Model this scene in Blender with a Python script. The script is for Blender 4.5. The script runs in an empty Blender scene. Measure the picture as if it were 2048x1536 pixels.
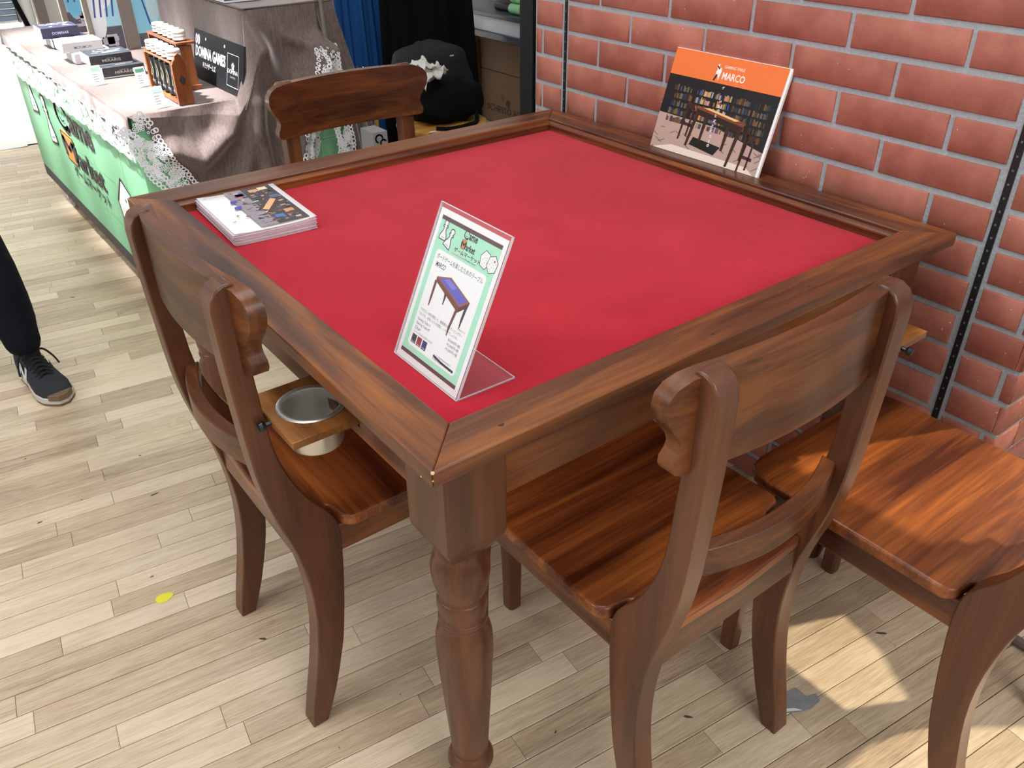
import bpy, bmesh, math, random
from mathutils import Vector, Matrix, noise
from math import sin, cos, pi, radians

S = bpy.context.scene
COL = S.collection
rnd = random.Random(7)

# ------------------------------------------------------------------ camera, world, lights, exposure
CAM_LOC = Vector((-0.3552, -0.6088, 1.3139)); YAW, PITCH, ROLL, FPX = 0.9202, 0.5635, -0.0083, 1665.34
fw = Vector((cos(PITCH)*cos(YAW), cos(PITCH)*sin(YAW), -sin(PITCH)))
rt0 = Vector((sin(YAW), -cos(YAW), 0)); up0 = rt0.cross(fw)
rt = rt0*cos(ROLL)+up0*sin(ROLL); up = up0*cos(ROLL)-rt0*sin(ROLL)
cam_d = bpy.data.cameras.new('camera'); cam_d.sensor_width = 36; cam_d.lens = FPX/2048*36
cam_d.clip_start = 0.05; cam_d.clip_end = 60
cam = bpy.data.objects.new('camera', cam_d); COL.objects.link(cam)
m3 = Matrix((rt, up, -fw)).transposed()
cam.matrix_world = Matrix.Translation(CAM_LOC) @ m3.to_4x4()
S.camera = cam

S.view_settings.view_transform = 'Standard'; S.view_settings.look = 'None'
S.view_settings.gamma = 1; S.view_settings.use_curve_mapping = False
S.view_settings.exposure = 0.0
w = bpy.data.worlds.new('world'); S.world = w; w.use_nodes = True
bg = w.node_tree.nodes['Background']; bg.inputs[0].default_value = (0.93, 0.97, 1.0, 1); bg.inputs[1].default_value = 0.46

def area(name, loc, target, sx, sy, power, color=(1, 1, 1), spread=180):
    l = bpy.data.lights.new(name, 'AREA'); l.shape = 'RECTANGLE'; l.size = sx; l.size_y = sy
    l.energy = power; l.color = color; l.spread = radians(spread)
    o = bpy.data.objects.new(name, l); COL.objects.link(o); o.location = loc
    o.rotation_euler = (Vector(target)-Vector(loc)).to_track_quat('-Z', 'Y').to_euler(); return o
sun_d = bpy.data.lights.new('sunlight', 'SUN'); sun_d.energy = 4.0; sun_d.angle = radians(1.2); sun_d.color = (1.0, 0.86, 0.62)
sun = bpy.data.objects.new('sunlight', sun_d); COL.objects.link(sun)
sun.rotation_euler = Vector((-0.925, 0.38, -1.15)).to_track_quat('-Z', 'Y').to_euler()
area('ceiling_light_panel', (-0.3, 0.6, 3.3), (-0.3, 0.6, 0), 2.4, 1.4, 44, (1, 0.98, 0.95))
area('ceiling_lamp', (-0.75, 4.9, 3.2), (-0.6, 3.6, 0), 0.7, 0.7, 20, (1, 0.9, 0.72))
area('entrance_daylight', (-1.6, 7.6, 5.0), (0.1, 7.9, 0), 1.9, 2.6, 560, (1.0, 0.96, 0.86), 56)
area('shopfront_daylight', (0.1, -2.6, 2.5), (0.75, 0.2, 0.2), 2.2, 1.4, 48, (1.0, 0.97, 0.92))
area('left_fill_light', (-3.0, 0.9, 2.0), (1.1, 0.3, 0.7), 1.8, 1.6, 34, (0.98, 0.98, 1.0))  # unseen fill added on the left to brighten the brick wall
for yy in (2.08, 2.52, 2.96, 3.42): area('cart_top_fill', (-0.46, yy, 2.75), (0.37, yy, 0.71), 0.12, 0.12, 5.8 if yy > 2.6 else 4.8, (1, 1, 1), 17)  # narrow lamps added, no fixture seen, to whiten the cart top

# ------------------------------------------------------------------ helpers
def lin(c):
    return tuple(((x/255)/12.92 if x/255 <= 0.04045 else ((x/255+0.055)/1.055)**2.4) for x in c)
def hexc(*c): return lin(c)+(1.0,)

class MB:
    def __init__(s): s.v = []; s.f = []
    def add(s, vs, fs):
        n = len(s.v); s.v += [tuple(a) for a in vs]; s.f += [tuple(n+i for i in f) for f in fs]; return s
    def box(s, x0, x1, y0, y1, z0, z1):
        return s.add([(x0,y0,z0),(x1,y0,z0),(x1,y1,z0),(x0,y1,z0),(x0,y0,z1),(x1,y0,z1),(x1,y1,z1),(x0,y1,z1)],
                     [(0,3,2,1),(4,5,6,7),(0,1,5,4),(1,2,6,5),(2,3,7,6),(3,0,4,7)])
    def prism(s, pts, vec):
        n = len(pts); vec = Vector(vec); P = [Vector(p) for p in pts]
        return s.add(P+[p+vec for p in P], [tuple(range(n-1,-1,-1)), tuple(range(n,2*n))]+[(i,(i+1)%n,n+(i+1)%n,n+i) for i in range(n)])
    def lathe(s, prof, c=(0,0,0), n=24, axis='Z', cap=True):
        vs = []; fs = []; c = Vector(c)
        for r, z in prof:
            for i in range(n):
                a = 2*pi*i/n; p = (r*cos(a), r*sin(a), z)
                if axis == 'X': p = (p[2], p[0], p[1])
                elif axis == 'Y': p = (p[1], p[2], p[0])
                vs.append(c+Vector(p))
        for k in range(len(prof)-1):
            for i in range(n):
                j = (i+1) % n; fs.append((k*n+i, k*n+j, (k+1)*n+j, (k+1)*n+i))
        if cap:
            fs.append(tuple(range(n-1,-1,-1))); fs.append(tuple((len(prof)-1)*n+i for i in range(n)))
        return s.add(vs, fs)
    def tube(s, path, r, n=8):
        P = [Vector(p) for p in path]; vs = []; fs = []
        rr = r if isinstance(r, (list, tuple)) else [r]*len(P)
        ref = Vector((0,0,1))
        for k, p in enumerate(P):
            d = (P[min(k+1,len(P)-1)]-P[max(k-1,0)]).normalized()
            a = d.cross(ref)
            if a.length < 1e-3: a = d.cross(Vector((1,0,0)))
            a.normalize(); b = d.cross(a)
            for i in range(n):
                t = 2*pi*i/n; vs.append(p+(a*cos(t)+b*sin(t))*rr[k])
        for k in range(len(P)-1):
            for i in range(n):
                j = (i+1)%n; fs.append((k*n+i, k*n+j, (k+1)*n+j, (k+1)*n+i))
        fs.append(tuple(range(n-1,-1,-1))); fs.append(tuple((len(P)-1)*n+i for i in range(n)))
        return s.add(vs, fs)
    def grid(s, nu, nv, fn):
        vs = [fn(i/nu, j/nv) for j in range(nv+1) for i in range(nu+1)]
        fs = [(j*(nu+1)+i, j*(nu+1)+i+1, (j+1)*(nu+1)+i+1, (j+1)*(nu+1)+i) for j in range(nv) for i in range(nu)]
        return s.add(vs, fs)
    def mesh(s, name, angle=32):
        me = bpy.data.meshes.new(name); bm = bmesh.new()
        vs = [bm.verts.new(v) for v in s.v]
        for f in s.f:
            try: bm.faces.new([vs[i] for i in f])
            except ValueError: pass
        bmesh.ops.recalc_face_normals(bm, faces=bm.faces)
        for f in bm.faces: f.smooth = True
        for e in bm.edges:
            if len(e.link_faces) == 2: e.smooth = e.calc_face_angle(0) < radians(angle)
        bm.to_mesh(me); bm.free(); return me

def obj(name, mb, mat=None, parent=None, bevel=0, seg=2, loc=None, angle=32):
    me = mb.mesh(name, angle) if isinstance(mb, MB) else mb
    o = bpy.data.objects.new(name, me); COL.objects.link(o)
    if mat is not None and not me.materials: me.materials.append(mat)
    if parent: o.parent = parent
    if loc: o.location = loc
    if bevel:
        b = o.modifiers.new('bevel', 'BEVEL'); b.width = bevel; b.segments = seg; b.limit_method = 'ANGLE'; b.angle_limit = radians(40)
    return o
def subsurf(o, lv=1):
    m = o.modifiers.new('smooth', 'SUBSURF'); m.levels = lv; m.render_levels = lv
def solid(o, t, off=0):
    m = o.modifiers.new('thickness', 'SOLIDIFY'); m.thickness = t; m.offset = off
def tag(o, label, cat, group=None):
    o['label'] = label; o['category'] = cat
    if group: o['group'] = group
    return o
def thing(name, label, cat, loc=(0,0,0), rotz=0, group=None):
    o = bpy.data.objects.new(name, None); COL.objects.link(o); o.location = loc; o.rotation_euler = (0,0,rotz)
    o.empty_display_size = 0.05
    return tag(o, label, cat, group)
def struct(o): o['kind'] = 'structure'; return o
def dup(root, loc=None, rotz=None, label=None):
    def cp(o, par):
        c = o.copy(); COL.objects.link(c)
        if par: c.parent = par
        for ch in list(o.children): cp(ch, c)
        return c
    r = cp(root, None)
    if loc: r.location = loc
    if rotz is not None: r.rotation_euler = (0,0,rotz)
    if label: r['label'] = label
    return r
def polylerp(pts, t):
    P = [Vector(p) for p in pts]; L = [0]
    for a, b in zip(P, P[1:]): L.append(L[-1]+(b-a).length)
    d = t*L[-1]
    for i in range(len(P)-1):
        if d <= L[i+1] or i == len(P)-2:
            k = (d-L[i])/max(L[i+1]-L[i], 1e-9); return P[i].lerp(P[i+1], min(max(k,0),1.0))
def smoothpts(pts, n=4, closed=False):
    P = [Vector(p) for p in pts]; out = []; N = len(P)
    for i in range(N if closed else N-1):
        p0 = P[(i-1)%N] if closed or i > 0 else P[i]; p1 = P[i]; p2 = P[(i+1)%N]
        p3 = P[(i+2)%N] if closed or i+2 < N else P[i+1]
        for k in range(n):
            t = k/n
            out.append(0.5*((2*p1)+(p2-p0)*t+(2*p0-5*p1+4*p2-p3)*t*t+(3*p1-p0-3*p2+p3)*t*t*t))
    if not closed: out.append(P[-1])
    return out

# ------------------------------------------------------------------ materials
def newmat(name):
    m = bpy.data.materials.new(name); m.use_nodes = True
    return m, m.node_tree.nodes, m.node_tree.links, m.node_tree.nodes['Principled BSDF']
def plain(name, rgb, rough=0.5, metal=0, coat=0, noise_amt=0.06, noise_scale=40, bump=0, spec=0.5):
    m, N, L, b = newmat(name)
    tc = N.new('ShaderNodeTexCoord'); nz = N.new('ShaderNodeTexNoise'); nz.inputs['Scale'].default_value = noise_scale; nz.inputs['Detail'].default_value = 4
    L.new(tc.outputs['Object'], nz.inputs['Vector'])
    mx = N.new('ShaderNodeMix'); mx.data_type = 'RGBA'
    c = lin(rgb); mx.inputs[6].default_value = tuple(x*(1-noise_amt) for x in c)+(1,); mx.inputs[7].default_value = tuple(min(1, x*(1+noise_amt)) for x in c)+(1,)
    L.new(nz.outputs[0], mx.inputs[0]); L.new(mx.outputs[2], b.inputs['Base Color'])
    b.inputs['Roughness'].default_value = rough; b.inputs['Metallic'].default_value = metal; b.inputs['Coat Weight'].default_value = coat
    b.inputs['Specular IOR Level'].default_value = spec
    if bump:
        bp = N.new('ShaderNodeBump'); bp.inputs['Strength'].default_value = bump; bp.inputs['Distance'].default_value = 0.002
        L.new(nz.outputs[0], bp.inputs['Height']); L.new(bp.outputs[0], b.inputs['Normal'])
    return m
def wood(name, axis, dark, mid, light, scale=1.0, rough=0.33, coat=0.06, contrast=1.0, world=False):
    m, N, L, b = newmat(name)
    tc = N.new('ShaderNodeTexCoord'); oi = N.new('ShaderNodeObjectInfo')
    mul = N.new('ShaderNodeVectorMath'); mul.operation = 'SCALE'; mul.inputs[3].default_value = 7.0
    cmb = N.new('ShaderNodeCombineXYZ'); 
    for i in range(3): L.new(oi.outputs['Random'], cmb.inputs[i])
    L.new(cmb.outputs[0], mul.inputs[0])
    add = N.new('ShaderNodeVectorMath'); L.new(tc.outputs['Object'], add.inputs[0]); L.new(mul.outputs[0], add.inputs[1])
    mp = N.new('ShaderNodeMapping'); sc = [22*scale]*3; sc['XYZ'.index(axis)] = 2.2*scale; mp.inputs['Scale'].default_value = sc
    L.new(add.outputs[0], mp.inputs[0])
    n1 = N.new('ShaderNodeTexNoise'); n1.inputs['Scale'].default_value = 1; n1.inputs['Detail'].default_value = 3; n1.inputs['Roughness'].default_value = 0.55; n1.inputs['Distortion'].default_value = 0.6
    L.new(mp.outputs[0], n1.inputs['Vector'])
    mp2 = N.new('ShaderNodeMapping'); sc = [260*scale]*3; sc['XYZ'.index(axis)] = 9*scale; mp2.inputs['Scale'].default_value = sc
    L.new(add.outputs[0], mp2.inputs[0])
    n2 = N.new('ShaderNodeTexNoise'); n2.inputs['Scale'].default_value = 1; n2.inputs['Detail'].default_value = 5; L.new(mp2.outputs[0], n2.inputs['Vector'])
    ma = N.new('ShaderNodeMath'); ma.operation = 'MULTIPLY_ADD'; ma.inputs[1].default_value = 0.28; L.new(n2.outputs[0], ma.inputs[0]); 
    sb = N.new('ShaderNodeMath'); sb.operation = 'SUBTRACT'; sb.inputs[1].default_value = 0.14; L.new(n1.outputs[0], sb.inputs[0]); L.new(sb.outputs[0], ma.inputs[2])
    cr = N.new('ShaderNodeValToRGB'); e = cr.color_ramp.elements
    h = 0.19/contrast
    e[0].position = 0.5-h; e[0].color = hexc(*dark); e[1].position = 0.5+h; e[1].color = hexc(*light)
    x = e.new(0.5); x.color = hexc(*mid)
    L.new(ma.outputs[0], cr.inputs[0]); L.new(cr.outputs[0], b.inputs['Base Color'])
    b.inputs['Roughness'].default_value = rough; b.inputs['Coat Weight'].default_value = coat; b.inputs['Coat Roughness'].default_value = 0.18
    bp = N.new('ShaderNodeBump'); bp.inputs['Strength'].default_value = 0.06; bp.inputs['Distance'].default_value = 0.001
    L.new(n2.outputs[0], bp.inputs['Height']); L.new(bp.outputs[0], b.inputs['Normal'])
    return m
DK, MD, LT = (62, 33, 21), (102, 58, 34), (148, 87, 38)
WX = wood('mahogany_grain_across', 'X', DK, MD, LT, contrast=0.85); WY = wood('mahogany_grain_along', 'Y', DK, MD, LT); WZ = wood('mahogany_grain_upright', 'Z', (70,38,24), (94,54,33), (116,69,41), contrast=0.85)
RAILW = wood('mahogany_rail', 'X', (54,26,13), (88,48,24), (124,70,32), contrast=1.0)
SEAT = wood('mahogany_seat', 'X', (78,36,18), (128,68,32), (178,100,44), scale=0.8, contrast=1.15, rough=0.3)
TRAYW = wood('tray_wood', 'Y', (84,48,20), (128,80,36), (158,104,50)); RACKW = wood('rack_wood', 'Z', (96,48,22), (128,70,34), (150,88,44))
PINE = wood('stool_birch', 'X', (176,120,52), (206,152,78), (226,178,104), rough=0.35, contrast=0.7)
STRIPW = wood('pale_strip_wood', 'Z', (156,112,56), (186,142,80), (204,162,98), contrast=0.7)

def attr_mat(name, rough=0.45, coat=0.0):
    m, N, L, b = newmat(name); a = N.new('ShaderNodeAttribute'); a.attribute_name = 'Col'
    L.new(a.outputs['Color'], b.inputs['Base Color']); b.inputs['Roughness'].default_value = rough; b.inputs['Coat Weight'].default_value = coat
    return m
PRINT = attr_mat('printed_ink', 0.35); PRINTM = attr_mat('printed_ink_matt', 0.7)

def mat_floor():
    m, N, L, b = newmat('oak_planks')
    a = N.new('ShaderNodeAttribute'); a.attribute_name = 'rnd'
    geo = N.new('ShaderNodeNewGeometry'); rot = N.new('ShaderNodeVectorRotate'); rot.rotation_type = 'Z_AXIS'; rot.inputs['Angle'].default_value = radians(7.3)
    L.new(geo.outputs['Position'], rot.inputs['Vector'])
    sc = N.new('ShaderNodeVectorMath'); sc.operation = 'SCALE'; sc.inputs[3].default_value = 13.0; L.new(a.outputs['Color'], sc.inputs[0])
    add = N.new('ShaderNodeVectorMath'); L.new(rot.outputs[0], add.inputs[0]); L.new(sc.outputs[0], add.inputs[1])
    def nz(s, det, dist=0):
        mp = N.new('ShaderNodeMapping'); mp.inputs['Scale'].default_value = s; L.new(add.outputs[0], mp.inputs[0])
        n = N.new('ShaderNodeTexNoise'); n.inputs['Scale'].default_value = 1; n.inputs['Detail'].default_value = det; n.inputs['Distortion'].default_value = dist
        L.new(mp.outputs[0], n.inputs['Vector']); return n.outputs[0]
    n1 = nz((3, 60, 60), 4, 1.2); n2 = nz((25, 420, 400), 5); n3 = nz((5, 5, 5), 3)
    sep = N.new('ShaderNodeSeparateColor'); L.new(a.outputs['Color'], sep.inputs[0])
    def math(op, x, y):
        q = N.new('ShaderNodeMath'); q.operation = op
        for i, k in enumerate((x, y)):
            if isinstance(k, (int, float)): q.inputs[i].default_value = k
            else: L.new(k, q.inputs[i])
        return q.outputs[0]
    f = math('ADD', math('MULTIPLY', sep.outputs[0], 0.36), math('ADD', math('MULTIPLY', n1, 0.46), math('ADD', math('MULTIPLY', n2, 0.56), math('MULTIPLY', n3, 0.22))))
    cr = N.new('ShaderNodeValToRGB'); e = cr.color_ramp.elements
    e[0].position = 0.36; e[0].color = hexc(116,96,76); e[1].position = 1.0; e[1].color = hexc(234,214,186)
    x = e.new(0.58); x.color = hexc(184,160,132); x = e.new(0.78); x.color = hexc(212,190,160)
    L.new(f, cr.inputs[0])
    # tint toward warm or grey per board
    mx = N.new('ShaderNodeMix'); mx.data_type = 'RGBA'; mx.blend_type = 'MULTIPLY'; L.new(math('MULTIPLY', sep.outputs[1], 0.45), mx.inputs[0]); L.new(cr.outputs[0], mx.inputs[6]); mx.inputs[7].default_value = (0.86, 0.9, 0.92, 1)
    L.new(mx.outputs[2], b.inputs['Base Color'])
    b.inputs['Roughness'].default_value = 0.36
    r = N.new('ShaderNodeMapRange'); r.inputs[1].default_value = 0.3; r.inputs[2].default_value = 0.7; r.inputs[3].default_value = 0.26; r.inputs[4].default_value = 0.46
    L.new(n3, r.inputs[0]); L.new(r.outputs[0], b.inputs['Roughness'])
    bp = N.new('ShaderNodeBump'); bp.inputs['Strength'].default_value = 0.12; bp.inputs['Distance'].default_value = 0.001; L.new(n2, bp.inputs['Height']); L.new(bp.outputs[0], b.inputs['Normal'])
    return m
FLOOR = mat_floor()

def mat_brick():
    m, N, L, b = newmat('red_brick')
    tc = N.new('ShaderNodeNewGeometry'); oi = N.new('ShaderNodeObjectInfo')
    n1 = N.new('ShaderNodeTexNoise'); n1.inputs['Scale'].default_value = 14; n1.inputs['Detail'].default_value = 4; L.new(tc.outputs['Position'], n1.inputs['Vector'])
    cr = N.new('ShaderNodeValToRGB'); e = cr.color_ramp.elements; e[0].position = 0.3; e[0].color = hexc(158,90,74); e[1].position = 0.72; e[1].color = hexc(190,120,102)
    mixf = N.new('ShaderNodeMath'); mixf.operation = 'MULTIPLY_ADD'; mixf.inputs[1].default_value = 0.25; L.new(oi.outputs['Random'], mixf.inputs[0])
    s2 = N.new('ShaderNodeMath'); s2.operation = 'SUBTRACT'; s2.inputs[1].default_value = 0.12; L.new(n1.outputs[0], s2.inputs[0]); L.new(s2.outputs[0], mixf.inputs[2]); L.new(mixf.outputs[0], cr.inputs[0])
    v = N.new('ShaderNodeTexVoronoi'); v.inputs['Scale'].default_value = 75; L.new(tc.outputs['Position'], v.inputs['Vector'])
    lt = N.new('ShaderNodeMath'); lt.operation = 'LESS_THAN'; lt.inputs[1].default_value = 0.13; L.new(v.outputs['Distance'], lt.inputs[0])
    sp = N.new('ShaderNodeSeparateColor'); L.new(v.outputs['Color'], sp.inputs[0])
    g1 = N.new('ShaderNodeMath'); g1.operation = 'GREATER_THAN'; g1.inputs[1].default_value = 0.80; L.new(sp.outputs[0], g1.inputs[0])
    g2 = N.new('ShaderNodeMath'); g2.operation = 'LESS_THAN'; g2.inputs[1].default_value = 0.14; L.new(sp.outputs[0], g2.inputs[0])
    a1 = N.new('ShaderNodeMath'); a1.operation = 'MULTIPLY'; L.new(lt.outputs[0], a1.inputs[0]); L.new(g1.outputs[0], a1.inputs[1])
    a2 = N.new('ShaderNodeMath'); a2.operation = 'MULTIPLY'; L.new(lt.outputs[0], a2.inputs[0]); L.new(g2.outputs[0], a2.inputs[1])
    m1 = N.new('ShaderNodeMix'); m1.data_type = 'RGBA'; L.new(a1.outputs[0], m1.inputs[0]); L.new(cr.outputs[0], m1.inputs[6]); m1.inputs[7].default_value = hexc(66,34,30)
    m2 = N.new('ShaderNodeMix'); m2.data_type = 'RGBA'; L.new(a2.outputs[0], m2.inputs[0]); L.new(m1.outputs[2], m2.inputs[6]); m2.inputs[7].default_value = hexc(214,186,164)
    L.new(m2.outputs[2], b.inputs['Base Color']); b.inputs['Roughness'].default_value = 0.62
    n4 = N.new('ShaderNodeTexNoise'); n4.inputs['Scale'].default_value = 220; n4.inputs['Detail'].default_value = 4; L.new(tc.outputs['Position'], n4.inputs['Vector'])
    bp = N.new('ShaderNodeBump'); bp.inputs['Strength'].default_value = 0.25; bp.inputs['Distance'].default_value = 0.002; L.new(n4.outputs[0], bp.inputs['Height']); L.new(bp.outputs[0], b.inputs['Normal'])
    return m
BRICK = mat_brick()
MORTAR = plain('grey_mortar', (170,177,182), 0.9, noise_amt=0.2, noise_scale=160, bump=0.8)

def mat_felt():
    m, N, L, b = newmat('red_suede')
    tc = N.new('ShaderNodeTexCoord')
    n1 = N.new('ShaderNodeTexNoise'); n1.inputs['Scale'].default_value = 5; n1.inputs['Detail'].default_value = 6; n1.inputs['Roughness'].default_value = 0.65; n1.inputs['Distortion'].default_value = 0.8
    L.new(tc.outputs['Object'], n1.inputs['Vector'])
    cr = N.new('ShaderNodeValToRGB'); e = cr.color_ramp.elements; e[0].position = 0.32; e[0].color = hexc(168,22,40); e[1].position = 0.68; e[1].color = hexc(186,32,50)
    L.new(n1.outputs[0], cr.inputs[0]); L.new(cr.outputs[0], b.inputs['Base Color'])
    b.inputs['Roughness'].default_value = 0.95; b.inputs['Specular IOR Level'].default_value = 0.15
    b.inputs['Sheen Weight'].default_value = 0.25; b.inputs['Sheen Roughness'].default_value = 0.5; b.inputs['Sheen Tint'].default_value = (1.0, 0.5, 0.52, 1)
    n2 = N.new('ShaderNodeTexNoise'); n2.inputs['Scale'].default_value = 500; L.new(tc.outputs['Object'], n2.inputs['Vector'])
    bp = N.new('ShaderNodeBump'); bp.inputs['Strength'].default_value = 0.2; bp.inputs['Distance'].default_value = 0.001; L.new(n2.outputs[0], bp.inputs['Height']); L.new(bp.outputs[0], b.inputs['Normal'])
    return m
FELT = mat_felt()
def mat_velvet():
    m, N, L, b = newmat('crushed_velvet')
    tc = N.new('ShaderNodeTexCoord')
    mp = N.new('ShaderNodeMapping'); mp.inputs['Scale'].default_value = (190, 190, 40); mp.inputs['Rotation'].default_value = (0, 0.15, 0); L.new(tc.outputs['Object'], mp.inputs[0])
    n1 = N.new('ShaderNodeTexNoise'); n1.inputs['Scale'].default_value = 1; n1.inputs['Detail'].default_value = 5; n1.inputs['Roughness'].default_value = 0.7; L.new(mp.outputs[0], n1.inputs['Vector'])
    cr = N.new('ShaderNodeValToRGB'); e = cr.color_ramp.elements; e[0].position = 0.3; e[0].color = hexc(86,72,68); e[1].position = 0.75; e[1].color = hexc(124,107,102)
    L.new(n1.outputs[0], cr.inputs[0]); L.new(cr.outputs[0], b.inputs['Base Color'])
    b.inputs['Roughness'].default_value = 0.7; b.inputs['Sheen Weight'].default_value = 1.0; b.inputs['Sheen Roughness'].default_value = 0.28; b.inputs['Sheen Tint'].default_value = (0.95, 0.88, 0.88, 1)
    bp = N.new('ShaderNodeBump'); bp.inputs['Strength'].default_value = 0.35; bp.inputs['Distance'].default_value = 0.003; L.new(n1.outputs[0], bp.inputs['Height']); L.new(bp.outputs[0], b.inputs['Normal'])
    return m
VELVET = mat_velvet()
def mat_clear(name, tint=(1,1,1), rough=0.02):
    m, N, L, b = newmat(name)
    b.inputs['Base Color'].default_value = tuple(tint)+(1,); b.inputs['Transmission Weight'].default_value = 1.0; b.inputs['Roughness'].default_value = rough; b.inputs['IOR'].default_value = 1.25
    return m
def thin_pane(name):
    m, N, L, b = newmat(name); b.inputs['Base Color'].default_value = (1,1,1,1); b.inputs['Alpha'].default_value = 0.08; b.inputs['Roughness'].default_value = 0.03; return m
def mat_acryl():
    m, N, L, b = newmat('clear_acrylic'); b.inputs['Base Color'].default_value = (0.8,0.8,0.82,1); b.inputs['Alpha'].default_value = 0.045; b.inputs['Roughness'].default_value = 0.03
    tc = N.new('ShaderNodeTexCoord'); nz = N.new('ShaderNodeTexNoise'); nz.inputs['Scale'].default_value = 60; L.new(tc.outputs['Object'], nz.inputs['Vector'])
    mr = N.new('ShaderNodeMapRange'); mr.inputs[3].default_value = 0.02; mr.inputs[4].default_value = 0.05; L.new(nz.outputs[0], mr.inputs[0]); L.new(mr.outputs[0], b.inputs['Roughness']); return m
ACRYL = mat_acryl(); EDGE = plain('frosted_edge', (232,226,232), 0.4); GLASS = mat_clear('tube_glass', (0.97,1,0.99))
LACE = plain('white_lace', (236,236,240), 0.85, noise_amt=0.03); WHITE = plain('white_paper', (246,246,246), 0.6, noise_amt=0.02)
GREENC = plain('mint_banner', (136,200,156), 0.6, noise_amt=0.03, noise_scale=6); BANDC = plain('dark_banner_band', (66,54,62), 0.6)
def mat_steel():
    m, N, L, b = newmat('brushed_steel'); b.inputs['Base Color'].default_value = hexc(226,224,218); b.inputs['Metallic'].default_value = 0.9; b.inputs['Roughness'].default_value = 0.34
    tc = N.new('ShaderNodeTexCoord'); mp = N.new('ShaderNodeMapping'); mp.inputs['Scale'].default_value = (60,60,900); L.new(tc.outputs['Object'], mp.inputs[0])
    nz = N.new('ShaderNodeTexNoise'); nz.inputs['Scale'].default_value = 1; L.new(mp.outputs[0], nz.inputs['Vector']); bp = N.new('ShaderNodeBump'); bp.inputs['Strength'].default_value = 0.12; bp.inputs['Distance'].default_value = 0.001
    L.new(nz.outputs[0], bp.inputs['Height']); L.new(bp.outputs[0], b.inputs['Normal']); return m
STEEL = mat_steel(); DKMET = plain('dark_knob_metal', (70,74,80), 0.3, 0.9)
BLACKM = plain('black_metal', (16,16,18), 0.5); BLACKC = plain('black_cloth', (12,12,15), 0.95, noise_amt=0.3, noise_scale=25, spec=0.2)
DENIM = plain('navy_trouser_cloth', (17,20,30), 0.9, noise_amt=0.35, noise_scale=60, bump=0.6, spec=0.2)
SHOEM = plain('charcoal_shoe_mesh', (40,41,46), 0.8, noise_amt=0.15, noise_scale=300, bump=0.5); SOLEM = plain('pale_sole', (206,200,192), 0.6); GUM = plain('gum_rubber', (120,96,74), 0.6)
LACEB = plain('black_lace_cord', (12,12,14), 0.8); BLUEC = plain('blue_cloth', (6,74,140), 0.85, noise_amt=0.1); CARD = plain('dim_cardboard', (116,88,64), 0.85)
GREYB = plain('grey_brown_column', (126,116,108), 0.6); COLW = plain('white_column_paint', (226,228,224), 0.55); TILE = plain('pale_floor_tile', (236,236,238), 0.4, noise_amt=0.02)
SLAT = plain('shutter_slat', (30,40,54), 0.4, 0.4); SHELFW = plain('white_shelf_face', (206,212,220), 0.4); SHELFD = plain('dark_shelf_edge', (54,60,70), 0.4)
YEL = plain('yellow_sticker', (238,232,60), 0.5); GREYW = plain('grey_tape', (150,152,156), 0.5, noise_amt=0.3, noise_scale=60)
SKIN = plain('skin', (196,148,120), 0.55); HAIR = plain('black_hair', (22,18,16), 0.6); REDM = plain('red_box', (176,24,34), 0.5)
CORDM = plain('taupe_cord', (96,86,78), 0.6); CREAMP = plain('cream_paint', (222,222,218), 0.5); FELTG = plain('mint_cloth_roll', (150,214,160), 0.7)
BOXDARK = plain('black_box_wrap', (44,48,54), 0.35, coat=0.2); BOXNAVY = plain('navy_box_wrap', (50,50,74), 0.35, coat=0.2); BOXPALE = plain('pale_box_wrap', (190,186,188), 0.4, noise_amt=0.2, noise_scale=18); BOXSIDE = plain('white_box_side', (224,224,228), 0.5)

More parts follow.
